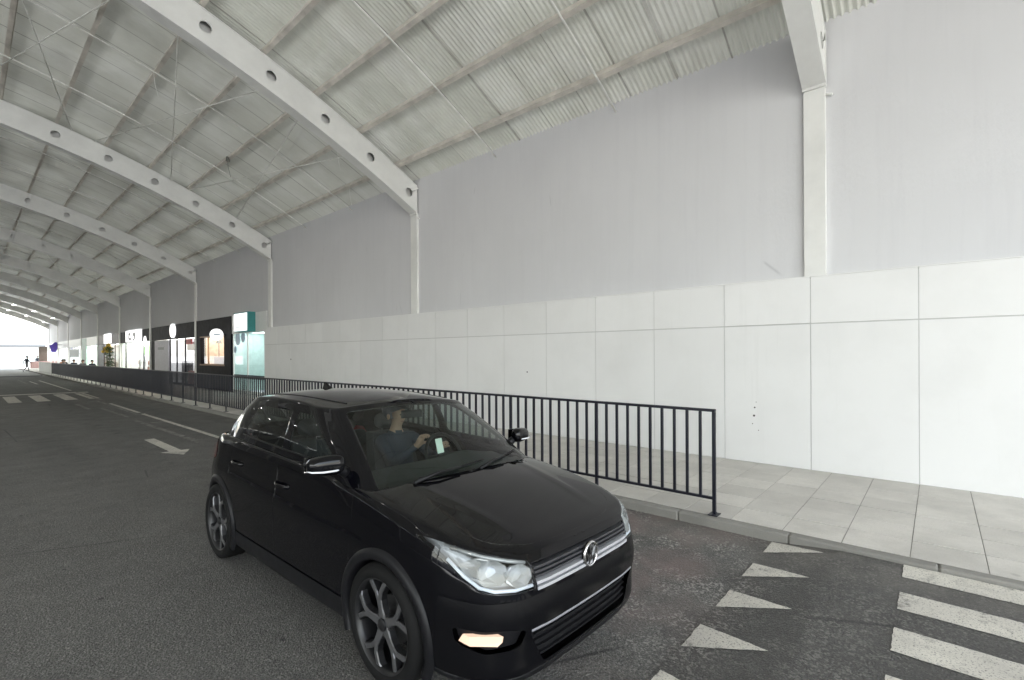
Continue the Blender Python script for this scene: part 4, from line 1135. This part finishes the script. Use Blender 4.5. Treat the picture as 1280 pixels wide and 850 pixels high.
def inset(bm,th=.005,dp=0):  # shut line round a panel
    bm.normal_update(); r=bmesh.ops.inset_region(bm,faces=list(bm.faces),thickness=th,depth=dp,use_even_offset=True)
    for f in r['faces']: f.material_index=1
    return bm
doorF=inset(take(bmL,cut(bmL,rnd([(1.17,.338),(2.11,.338),(2.11,1.022),(1.16,.982),(1.10,.72)],.03),(1,2),lambda c,n:abs(c.x)>.45)))
doorR=inset(take(bmL,cut(bmL,rnd([(2.122,.338),(2.84,.338),(2.895,.56),(3.02,.68),(3.02,1.03),(2.122,1.022)],.03),(1,2),lambda c,n:abs(c.x)>.45)))
bumper_bm=inset(take(bmL,cut(bmL,[(-.06,.2465),(.395,.2465),(.370,.604),(-.06,.604)],(1,2),lambda c,n:c.y<.50)),.004)
hk=[0,.3,.6,.8,1.0,1.25,1.55,1.75]; hood_out=[tuple(v) for v in hb(hk,np.linspace(0,1.75,30))@np.array([(0,.118),(.25,.130),(.44,.170),(.56,.250),(.63,.40),(.67,.60),(.69,.85),(.68,1.02)])]
hp=[(x,u) for x,u in hood_out]+[(-x,u) for x,u in hood_out[::-1]][:-1]
hoodbm=inset(take(bmL,cut(bmL,hp,(0,1),lambda c,n:c.z>.70 and n.z>.3 and c.y<1.06)),.005)
fb=take(bmL,cut(bmL,[(3.18,.73),(3.34,.73),(3.34,.90),(3.18,.90)][::1] if False else [(10,10),(10.1,10),(10,10.1)],(1,2),sideF)) if False else None

PAINT=[M['carpaint'],M['dark_gap']]
body=out(bmL,'body',PAINT,car,solid=.012)
cabin=out(bmG,'cabin_shell',M['carpaint'],car,solid=.012)
out(hoodbm,'bonnet',PAINT,car)
out(bumper_bm,'front_bumper',[plain('bumper_paint',(.0025,.0025,.0035),.24,spec=.3),M['dark_gap']],car)
for bm,nm,hu,hz in ((doorF,'front_door',2.02,.845),(doorR,'rear_door',2.86,.875)):
    a,b=split_sides(bm)
    for bb,sg in ((a,1),(b,-1)):
        d=out(bb,nm,PAINT,car)
        mb=MB(); n=14; vs=[]
        for i in range(n+1):
            t=i/n; u=hu-.105+.21*t; o_=.038*math.sin(math.pi*t)**.45
            w=side_w(u,hz)
            for q in range(8):
                an=2*math.pi*q/8; vs.append((sg*(w+o_-.012+.010*math.cos(an)),u,hz+.015*math.sin(an)))
        mb.add(vs,[(i*8+q,i*8+(q+1)%8,i*8+8+(q+1)%8,i*8+8+q) for i in range(n) for q in range(8)])
        outmb(mb,'door_handle',M['carpaint'],d,smooth=True)
        mb=MB(); w=side_w(hu,hz); mb.lathe([(0,.0001),(.0012,.045),(.0018,.047)],'x',(sg*(w+.0005),hu+.02,hz),24)
gw={}
for bm,nm,mt in ((glassF,'front_side_window','side_glass'),(glassR,'rear_side_window','car_glass_dark')):
    a,b=split_sides(bm)
    for bb in (a,b): out(bb,nm,M[mt],car)
out(wsb,'windscreen',M['car_glass'],car); out(rwb,'rear_window',M['car_glass_dark'],car)
# weather strips along the window sills
for sg in (1,-1):
    mb=MB()
    pts=[]
    for i in range(25):
        u=1.30+1.62*i/24; z=1.050+.030*(u-1.3)+.0; h=bvhG.ray_cast(Vector((2,u,z)),Vector((-1,0,0)))
        if h[0]: pts.append((sg*(h[0].x+.003),u,z))
    mb.tube(pts,.007,6); outmb(mb,'window_strip',M['plastic'],car,smooth=True)
# headlights
def inner_copy(bm,d):
    c=bm.copy(); c.normal_update()
    for v in c.verts: v.co-=v.normal*d
    return c
for bm,sg in zip(lampbm,(1,-1)):
    back=inner_copy(bm,.055)
    hlo=out(bm,'headlight',M['lens'],car)
    out(back,'lamp_back',plain('lamp_bezel',(.22,.23,.235),.3,metal=.6),hlo)
    # reflector bowls following the lamp face
    for (x,z,rx_,rz_) in ((.652,.733,.072,.058),(.528,.703,.070,.050)):
        u=front_u(sg*x,z)+.008; mb=MB(); vs=[]; nn=8; lv=[(0,1.0),(.018,.93),(.034,.70),(.042,.35),(.044,.02)]
        for dy,k_ in lv:
            for q in range(nn):
                a=2*math.pi*(q+.5)/nn; xx=sg*(x+rx_*k_*math.cos(a)*1.05); zz=z+rz_*k_*math.sin(a)*1.05
                vs.append((xx,front_u(xx,zz)+.010+dy if k_>.9 else u+.004+dy,zz))
        mb.add(vs,[(i*nn+q,i*nn+(q+1)%nn,(i+1)*nn+(q+1)%nn,(i+1)*nn+q) for i in range(len(lv)-1) for q in range(nn)])
        outmb(mb,'lamp_reflector',M['reflector'],hlo)
    mb=MB(); pts=[]
    for x,z in ((.46,.646),(.56,.646),(.645,.652),(.694,.670),(.720,.71),(.738,.77)):
        pts.append((sg*x,front_u(sg*x,z)+.014,z))
    mb.tube(pts,.0085,8); outmb(mb,'light_strip',M['led'],hlo,smooth=True)
    # body-side edge strip of the lamp pod, filling the gap behind the lens
    mb=MB(); pts=[]
    for x,z in ((.475,.748),(.56,.768),(.65,.794),(.72,.818)): pts.append((sg*x,front_u(sg*x,z)+.016,z))
    mb.tube(pts,.010,6); outmb(mb,'lamp_trim',M['reflector'],hlo,smooth=True)
# grille
gback=inner_copy(grb,.05); grb.free()
gro=out(gback,'grille',M['gloss_black'],car)
def strip(z0,z1,xa,xb,proud,mat,name,n=24,dz=0.0):
    mb=MB(); vs=[]
    for i in range(n+1):
        x=xa+(xb-xa)*i/n; zz=dz*(x/.45)**2; u=front_u(x,(z0+z1)/2+zz)
        for uu,z in ((u-proud,z0),(u-proud,z1),(u+.03,z1),(u+.03,z0)): vs.append((x,uu,z+zz))
    fs=[(i*4+q,i*4+(q+1)%4,i*4+4+(q+1)%4,i*4+4+q) for i in range(n) for q in range(4)]+[(0,1,2,3),(n*4+3,n*4+2,n*4+1,n*4)]
    mb.add(vs,fs); return outmb(mb,name,M[mat],gro,bevel=.001)
bvh2=bvh
for z in (.722,.702,.682): strip(z-.006,z+.005,-.445,.445,.002,'slat','grille_slat')
for z in (.654,.629): strip(z-.007,z+.008,-.442,.442,.004,'silver','grille_trim')
# emblem
em=thing('emblem',None,None); em.parent=car; em.location=(0,(front_u(0,.672)-.012)*S,.676*S)
e_r=.066
MB().lathe([(.012,.0001),(.012,e_r),(.0,e_r),(-.005,e_r-.004),(-.005,e_r-.011),(.001,e_r-.013),(.002,.0001)],'y',(0,0,0),40).build('emblem_disc',[M['gloss_black']],em,smooth=True,angle=30)
mb=MB(); mb.lathe([(.0,e_r+.001),(-.007,e_r-.002),(-.008,e_r-.009),(-.001,e_r-.0125)],'y',(0,0,0),48); mb.build('emblem_ring',M['chrome'],em,smooth=True)
mb=MB()
def stroke(p,q,w=.0085):
    p=Vector(p);q=Vector(q);d=(q-p).normalized();n_=Vector((-d.y,d.x))*w/2
    mb.prism([tuple(p+n_),tuple(q+n_),tuple(q-n_),tuple(p-n_)],1,-.007,.001)
k=e_r-.012
stroke((-.020,.046),(0,.004));stroke((.020,.046),(0,.004))
stroke((-.046,.026),(-.021,-.046));stroke((-.021,-.046),(-.0,-.004));stroke((.0,-.004),(.021,-.046));stroke((.021,-.046),(.046,.026))
mb.build('emblem_letters',M['chrome'],em)
# lower intake, lip, fogs
iback=inner_copy(intake,.035); intake.free(); io=out(iback,'lower_intake',M['plastic'],car)
for z in (.30,.335,.37,.405,.435):
    mb=MB(); vs=[]; n=16
    for i in range(n+1):
        x=-.44+.88*i/n; u=front_u(x,z)+.018
        for uu,zz in ((u,z-.004),(u,z+.004),(u+.03,z+.004),(u+.03,z-.004)): vs.append((x,uu,zz))
    mb.add(vs,[(i*4+q,i*4+(q+1)%4,i*4+4+(q+1)%4,i*4+4+q) for i in range(n) for q in range(4)]); outmb(mb,'intake_slat',M['plastic'],io)
mb=MB(); pts=[(x,front_u(x,.449)+.004,.449) for x in np.linspace(-.49,.49,30)]; mb.tube(pts,.008,8)
outmb(mb,'bumper_trim',plain('satin_silver',(.22,.22,.24),.4),car,smooth=True)
out(lip,'bumper_lip',M['plastic'],car,solid=.01)
for bm,sg in zip(fogbm,(1,-1)):
    bk=inner_copy(bm,.035); bm.free(); fo=out(bk,'fog_lamp',M['plastic'],car)
    x,z=sg*.680,.430; u=front_u(x,z)+.012
    mb=MB(); hw,hh=.056,.025
    pts=[(-hw,-hh*.7),(-hw*.8,-hh),(hw*.7,-hh),(hw,-hh*.2),(hw*1.0,hh*.9),(-hw*.9,hh*.85)]
    vs=[];fs=[]
    for (dx,dz) in pts: xx=x+dx*sg*-1; vs.append((xx,front_u(xx,z+dz)+.008,z+dz))
    for (dx,dz) in pts: xx=x+dx*sg*-1; vs.append((xx,front_u(xx,z+dz)+.05,z+dz))
    n=len(pts); fs=[tuple(range(n)),tuple(range(2*n-1,n-1,-1))]+[(i,n+i,n+(i+1)%n,(i+1)%n) for i in range(n)]
    mb.add(vs,fs); outmb(mb,'fog_lens',M['fog'] if sg<0 else M['lens'],fo)
for bm in tailbm: out(bm,'tail_light',M['tail'],car,off=.003)
a,b=split_sides(skirt)
for bb in (a,b): out(bb,'side_skirt',M['plastic'],car,off=.006)
# wheel arch flares and liners
for hu,nm in ((HF,'f'),(HR,'r')):
    for sg in (1,-1):
        mb=MB(); vs=[]; n=48; cs=[(.335,-.05),(.338,.008),(.345,.015),(.372,.017),(.392,.012),(.400,-.004)]
        for i in range(n+1):
            a=R(-24+228*i/n)
            for r,o_ in cs:
                u=hu+r*math.cos(a); z=HZ+r*math.sin(a); w=side_w(hu+.385*math.cos(a) if False else hu+max(r,.36)*math.cos(a),max(.27,HZ+max(r,.36)*math.sin(a)))
                vs.append((sg*(w+o_),u,z))
        m=len(cs); mb.add(vs,[(i*m+q,i*m+q+1,(i+1)*m+q+1,(i+1)*m+q) for i in range(n) for q in range(m-1)])
        outmb(mb,'wheel_arch_trim',M['plastic'],car,smooth=True)
        mb=MB(); vs=[]; 
        for i in range(n+1):
            a=R(-24+228*i/n)
            for w in (.79,.50): vs.append((sg*w,hu+.350*math.cos(a),HZ+.350*math.sin(a)))
        mb.add(vs,[(i*2,i*2+1,i*2+3,i*2+2) for i in range(n)]); mb.add([(sg*.5,hu+.35*math.cos(R(-24+228*i/n)),HZ+.35*math.sin(R(-24+228*i/n))) for i in range(n+1)],[tuple(range(n+1))])
        outmb(mb,'arch_liner',M['plastic'],car,smooth=False)
mb=MB(); mb.box(-.70,.70,.25,3.7,.20,.22); outmb(mb,'underbody',M['plastic'],car)
# wheels
def make_wheel():
    t=thing('wheel',None,None); r=.3186*S; w=.098*S  # local x points outward
    rr=r; rim=.236
    MB().lathe([(-w*.9,rim),(-w,rim+.012),(-w*1.02,rr-.035),(-w*.86,rr-.006),(-w*.6,rr),(w*.6,rr),(w*.86,rr-.006),(w*1.02,rr-.035),(w,rim+.014),(w*.9,rim+.001)],'x',(0,0,0),64,close=True).build('tyre',M['rubber'],t,smooth=True,angle=50)
    MB().lathe([(w*.92,rim+.004),(w*.88,rim-.006),(w*.6,rim-.014),(-w*.9,rim-.02),(-w*.92,rim)],'x',(0,0,0),64).build('rim',M['alloy_dark'],t,smooth=True)
    MB().lathe([(-w*.1,.0001),(-w*.1,.125),(-w*.25,.125)],'x',(0,0,0),40).build('brake_disc',M['disc'],t)
    face=w*.80
    sp=MB(); dk=MB()
    for k in range(5):
        a0=2*math.pi*k/5+.35
        def pp(rad,ang,x): return (x,rad*math.cos(a0+ang),rad*math.sin(a0+ang))
        def bar(mb,pts,x0off,thick):
            # pts: (rad, ang, halfwidth, x) ribbon with depth
            vs=[];n=len(pts)
            for i,(rd,an,hw,x) in enumerate(pts):
                p=Vector((rd*math.cos(a0+an),rd*math.sin(a0+an)))
                q=pts[min(i+1,n-1)];o_=pts[max(i-1,0)]
                d=Vector((q[0]*math.cos(a0+q[1])-o_[0]*math.cos(a0+o_[1]),q[0]*math.sin(a0+q[1])-o_[0]*math.sin(a0+o_[1]))).normalized(); nn=Vector((-d.y,d.x))
                for s_,xx in ((1,x+x0off),(-1,x+x0off),(-1.25,x+x0off-thick),(1.25,x+x0off-thick)):
                    c=p+nn*hw*s_; vs.append((xx,c.x,c.y))
            mb.add(vs,[(i*4+q,i*4+(q+1)%4,i*4+4+(q+1)%4,i*4+4+q) for i in range(n-1) for q in range(4)]+[(0,1,2,3),(n*4-1,n*4-2,n*4-3,n*4-4)])
        stem=[(.030,0,.024,face-.006),(.085,0,.016,face),(.135,0,.016,face+.003)]
        bar(sp,stem,0,.006); bar(dk,[(a,b,c+.004,x-.007) for a,b,c,x in stem],0,.03)
        for sg in (1,-1):
            br=[(.122,.03*sg,.011,face+.003),(.165,.12*sg,.010,face+.004),(.215,.27*sg,.0115,face+.001),(.233,.31*sg,.016,face-.004)]
            bar(sp,br,0,.006); bar(dk,[(a,b,c+.004,x-.007) for a,b,c,x in br],0,.03)
    dk.build('spoke_back',M['alloy_dark'],t); sp.build('spoke_face',M['alloy'],t)
    MB().lathe([(face-.01,.034),(face+.002,.032),(face+.005,.026),(face+.006,.0001)],'x',(0,0,0),28).build('hub_cap',M['alloy_dark'],t,smooth=True,angle=40)
    mb=MB()
    for k in range(5):
        a=2*math.pi*k/5+.35+math.pi/5; mb.lathe([(face-.03,.010),(face-.008,.010),(face-.006,.0001)],'x',(0,.052*math.cos(a),.052*math.sin(a)),8)
    mb.build('wheel_bolt',M['disc'],t)
    return t
wh=make_wheel(); first=True
for hu in (HF,HR):
    for sg in (-1,1):
        t=wh if first else copy_tree(wh); first=False
        t.parent=car; t.location=(sg*.722*S,hu*S,.3186*S); t.rotation_euler=(random.uniform(-1,1) if hu>1 else R(8),0,0) if sg>0 else (random.uniform(-1,1) if hu>1 else R(8),0,math.pi)
# mirrors
for sg in (1,-1):
    mb=MB(); nu,nv=20,14; vs=[]
    mb.sphere((0,0,0),1,24,16)
    v2=[]
    for (x,y,z) in mb.v:
        p=lambda q,e: math.copysign(abs(q)**e,q)
        X,Y,Z=p(x,.62),p(y,.75),p(z,.7)
        taper=.78+.22*(-X*1)  # slimmer outside
        v2.append((sg*(.880+.104*X),1.275+.056*Y+ .02*X,1.104+.057*Z*(1-.14*X)))
    mb.v=v2; mo=outmb(mb,'wing_mirror',M['carpaint'],car,smooth=True)
    mb=MB(); mb.tube([(sg*.79,1.228,1.080),(sg*.85,1.214,1.076),(sg*.92,1.220,1.076),(sg*.98,1.242,1.08),(sg*.996,1.27,1.084)],[.004,.006,.006,.005,.003],8); outmb(mb,'indicator',plain('clear_strip',(.75,.76,.80),.15,coat=1),mo,smooth=True)
    mb=MB(); mb.tube([(sg*.735,1.29,1.03),(sg*.78,1.285,1.06),(sg*.83,1.28,1.085)],[.034,.03,.028],10); outmb(mb,'mirror_arm',M['plastic'],mo,smooth=True)
    mb=MB(); mb.box(sg*.888-.092,sg*.888+.092,1.335,1.339,1.065,1.15); outmb(mb,'mirror_glass',M['chrome'],mo)
# antenna, spoiler, wipers, mirror inside
mb=MB(); mb.add([(-.022,2.86,1.452),(.022,2.86,1.452),(.024,3.00,1.438),(-.024,3.00,1.438),(-.004,2.965,1.512),(.004,2.965,1.512),(.004,3.0,1.515),(-.004,3.0,1.515)],[(0,1,5,4),(1,2,6,5),(2,3,7,6),(3,0,4,7),(4,5,6,7)]); outmb(mb,'antenna_fin',M['carpaint'],car,bevel=.004)
mb=MB(); vs=[]; n=20
for i in range(n+1):
    x=-.50+i/n; k=1-(x/.62)**2
    for (u,z) in ((3.12,1.412),(3.30,1.385),(3.40,1.362),(3.395,1.350),(3.27,1.35)): vs.append((x,u+.03*(k-1),z+.022*k-.02))
mb.add(vs,[(i*5+q,i*5+(q+1)%5,i*5+5+(q+1)%5,i*5+5+q) for i in range(n) for q in range(5)]+[(0,1,2,3,4),tuple(n*5+q for q in (4,3,2,1,0))]); outmb(mb,'roof_spoiler',M['carpaint'],car,smooth=True,angle=50)
def wsp(x,z,off=.012):
    h=BV.ray_cast(Vector((x,-1,z)),Vector((0,1,0))); return Vector((x,(h[0].y if h[0] else 1.0)-off,z))
BV=bvhG
for (x0,z0,x1,z1) in ((-.42,.992,.16,1.030),(.10,.992,.60,1.035)):
    mb=MB(); pts=[wsp(x0+(x1-x0)*i/14,max(z0+(z1-z0)*i/14,.99)+.004*math.sin(math.pi*i/14)) for i in range(15)]
    mb.tube(pts,.008,6); wo=outmb(mb,'wiper',M['plastic'],car,smooth=True)
    piv=Vector((x0-.06 if x0<0 else x0-.02,.955,.985)); m_=pts[8]+Vector((0,-.014,.004))
    mb=MB(); mb.tube([tuple(piv),tuple((piv+m_)/2+Vector((0,-.006,.016))),tuple(m_)],[.013,.010,.007],8); outmb(mb,'wiper_arm',M['plastic'],wo,smooth=True)
mb=MB(); vs=[]; n=24
for i in range(n+1):
    x=-.66+1.32*i/n; d=.11*(x/.66)**2
    for (u,z) in ((.93+d,.972-.020*(x/.66)**2),(1.02+d,.992-.022*(x/.66)**2)): vs.append((x,u,z))
mb.add(vs,[(i*2,i*2+1,i*2+3,i*2+2) for i in range(n)]); outmb(mb,'cowl_panel',M['plastic'],car)
# roof ditch seams and sunroof outline
for sg in (1,-1):
    mb=MB(); pts=[]
    for i in range(24):
        u=1.78+1.35*i/23; x=.50-.03*((u-2.45)/.6)**2; h=bvhG.ray_cast(Vector((sg*x,u,3)),Vector((0,0,-1)))
        if h[0]: pts.append((sg*x,u,h[0].z+.0005))
    mb.tube(pts,.005,6); outmb(mb,'roof_seam',M['plastic'],car,smooth=True)
# interior
mb=MB(); vs=[]; n=20; ring=[(1.00,.955),(1.25,.985),(1.42,.995),(1.52,.96),(1.56,.88),(1.50,.70),(1.48,.45)]
for i in range(n+1):
    x=-.70+1.40*i/n; k=(x/.7)**2; hump=.03*math.exp(-((x-.36)/.17)**2)
    for q,(u,z) in enumerate(ring): vs.append((x,u+.10*k*(1 if q<2 else .2),z-.03*k+(hump if q in (2,3) else 0)))
m=len(ring); mb.add(vs,[(i*m+q,i*m+q+1,(i+1)*m+q+1,(i+1)*m+q) for i in range(n) for q in range(m-1)]); outmb(mb,'dashboard',M['trim'],car,smooth=True)
mb=MB(); mb.box(-.72,.72,1.0,3.6,.235,.25); mb.box(-.70,.70,3.15,3.2,.25,.85); outmb(mb,'cabin_floor',M['trim'],car)
def seat(x,u,name='front_seat'):
    mb=MB(); mb.bbox(x-.25,x+.25,u-.30,u+.22,.30,.50,.05); so=outmb(mb,name,M['seat'],car,bevel=.02)
    mb=MB(); vs=[]
    for i in range(9):
        t=i/8; uu=u+.17+.20*t; z=.47+.60*t; hw=.245-.05*t**2; th=.075-.02*t
        for (sx,sy) in ((-1,-1),(-.6,-1.25),(.6,-1.25),(1,-1),(1,1),(-1,1)): vs.append((x+hw*sx,uu+th*sy,z))
    mb.add(vs,[(i*6+q,i*6+(q+1)%6,i*6+6+(q+1)%6,i*6+6+q) for i in range(8) for q in range(6)]+[tuple(range(5,-1,-1)),tuple(48+q for q in range(6))]); outmb(mb,'seat_back',M['seat'],so,smooth=True,angle=60)
    mb=MB(); mb.sphere((0,0,0),1,18,12); mb.v=[(x+.13*math.copysign(abs(a)**.7,a),u+.39+.05*b,1.165+.075*math.copysign(abs(c)**.7,c)) for a,b,c in mb.v]; outmb(mb,'headrest',M['seat'],so,smooth=True)
    mb=MB(); 
    for s_ in (-.05,.05): mb.tube([(x+s_,u+.38,1.05),(x+s_,u+.39,1.12)],.006,6)
    outmb(mb,'headrest_post',M['disc'],so)
seat(.36,2.10); seat(-.36,2.10)
mb=MB(); mb.bbox(-.62,.62,2.62,3.05,.35,.55,.05); rs=outmb(mb,'rear_bench',M['seat'],car,bevel=.02)
mb=MB(); mb.add([(-.62,3.0,.5),(.62,3.0,.5),(.60,3.22,.98),(-.60,3.22,.98),(-.62,3.12,.5),(.62,3.12,.5),(.60,3.32,.98),(-.60,3.32,.98)],[(0,1,2,3),(4,7,6,5),(3,2,6,7),(0,3,7,4),(1,5,6,2)]); outmb(mb,'bench_back',M['seat'],rs,bevel=.02)
for x in (-.38,.38):
    mb=MB(); mb.sphere((x,3.27,1.04),(.12,.05,.065),16,10); outmb(mb,'headrest',M['seat'],rs,smooth=True)
sw=thing('steering_wheel',None,None); sw.parent=car; sw.location=(.36*S,1.66*S,.945*S); sw.rotation_euler=(R(66),0,0)
MB().tube([(.178*math.cos(2*math.pi*i/40),.178*math.sin(2*math.pi*i/40),0) for i in range(41)],.014,10,caps=False).build('wheel_rim',M['plastic'],sw,smooth=True)
mb=MB(); mb.lathe([(-.02,.0001),(-.02,.06),(.015,.055),(.02,.0001)],'z',(0,0,0),20)
for a in (R(180),0,R(270)): mb.tube([(.05*math.cos(a),.05*math.sin(a),0),(.17*math.cos(a),.17*math.sin(a),0)],.014,8)
mb.build('wheel_hub',M['plastic'],sw,smooth=True,angle=40)
mb=MB(); mb.tube([(.36,1.66,.945),(.36,1.45,.86)],.03,8); outmb(mb,'steering_column',M['trim'],car)
mb=MB(); mb.bbox(-.08,.12,1.64,1.665,1.285,1.345,.012); mb.tube([(0,1.65,1.35),(0,1.62,1.40)],.01,6); rm=outmb(mb,'inner_mirror',M['plastic'],car)
mb=MB(); mb.box(-.07,.11,1.667,1.669,1.291,1.339); outmb(mb,'mirror_glass',M['chrome'],rm)

TH_R=R(1.5); pv=Vector((-.72*S,0,.32)); RY=Matrix.Rotation(TH_R,4,'Y')
for c in car.children:
    if c.name.split('.')[0]=='wheel': continue
    c.matrix_basis=Matrix.Translation(pv)@RY@Matrix.Translation(-pv)@c.matrix_basis
# driver and phone
dj=dict(pel=(0,-.02,.30),waist=(0,-.06,.43),chest=(0,-.11,.66),neck=(.0,-.11,.815),shl=(-.175,-.10,.75),shr=(.175,-.10,.75),ell=(-.25,.10,.56),elr=(.20,.14,.60),wrl=(-.16,.285,.66),wrr=(.085,.30,.735),
  hil=(-.09,0,.28),hir=(.09,0,.28),knl=(-.13,.42,.42),knr=(.12,.42,.42),anl=(-.12,.72,.12),anr=(.10,.72,.12),tol=(-.12,.86,.14),tor=(.10,.86,.14),
  handl=(.2,.6,.6),handr=(-.1,.55,.75),palmsidel=(1,0,.0),palmsider=(1,0,0),curll=(.1,.7,-.6),curlr=(0,.75,-.65))
drv=person('driver in a dark top and cap holding the steering wheel inside the black car',dj,'shirt_dark','trousers',loc=(CARX+.36*S,CARY+2.20*S,.215),rz=math.pi,fingers=True,cap='shirt_dark',headdir=(-.25,1,0))
mb=MB(); mb.add([(-.07,.07,.55),(.07,.07,.55),(.06,.05,.70),(-.06,.05,.70),(-.07,.03,.55),(.07,.03,.55),(.06,.0,.70),(-.06,.0,.70)],[(0,1,2,3),(4,7,6,5),(3,2,6,7),(0,3,7,4),(1,5,6,2),(0,4,5,1)])
ph=MB(); ph.bbox(-.035,.035,-.005,.005,-.05,.06,.004)
p=ph.build('phone',plain('pale_paper',(.80,.85,.78),.5)); p.location=(CARX+.17*S,CARY+1.47*S,1.015); p.rotation_euler=(R(-15),0,R(8)); tag(p,'pale phone standing in a holder on the dashboard before the driver','phone')
pm=MB(); pm.tube([(0,.012,-.02),(0,.03,-.06)],.008,6); pm.build('phone_holder',M['plastic'],p)

# ------------------------------------------------------------------ world, sun, render
w=bpy.data.worlds.new('World'); scene.world=w; w.use_nodes=True; nt=w.node_tree
bg=nt.nodes['Background']; sky=nt.nodes.new('ShaderNodeTexSky'); sky.sky_type='NISHITA'; sky.sun_disc=False
SE,SA=R(52),R(255)   # elevation, compass angle of the sun
sky.sun_elevation=SE; sky.sun_rotation=SA; sky.air_density=1.6; sky.dust_density=1.2; sky.ozone_density=1.0
hz=nt.nodes.new('ShaderNodeHueSaturation'); hz.inputs['Saturation'].default_value=.38
nt.links.new(sky.outputs[0],hz.inputs['Color']); nt.links.new(hz.outputs[0],bg.inputs[0]); bg.inputs[1].default_value=.15
sd=bpy.data.lights.new('sun','SUN'); so=bpy.data.objects.new('sun',sd); COL.objects.link(so)
sd.energy=4.5; sd.angle=R(.6); sd.color=(1,.985,.96)
d=Vector((math.sin(SA)*math.cos(SE),math.cos(SA)*math.cos(SE),math.sin(SE)))
so.rotation_euler=d.to_track_quat('Z','Y').to_euler()
vs_=scene.view_settings; vs_.view_transform='Standard'; vs_.look='None'; vs_.gamma=1; vs_.use_curve_mapping=False; vs_.exposure=2.62
scene.render.engine='CYCLES'; cy=scene.cycles
cy.use_denoising=True; cy.use_adaptive_sampling=False; cy.max_bounces=10; cy.diffuse_bounces=6; cy.glossy_bounces=4; cy.transparent_max_bounces=12; cy.sample_clamp_indirect=8
try: cy.denoiser='OPENIMAGEDENOISE'
except Exception: pass
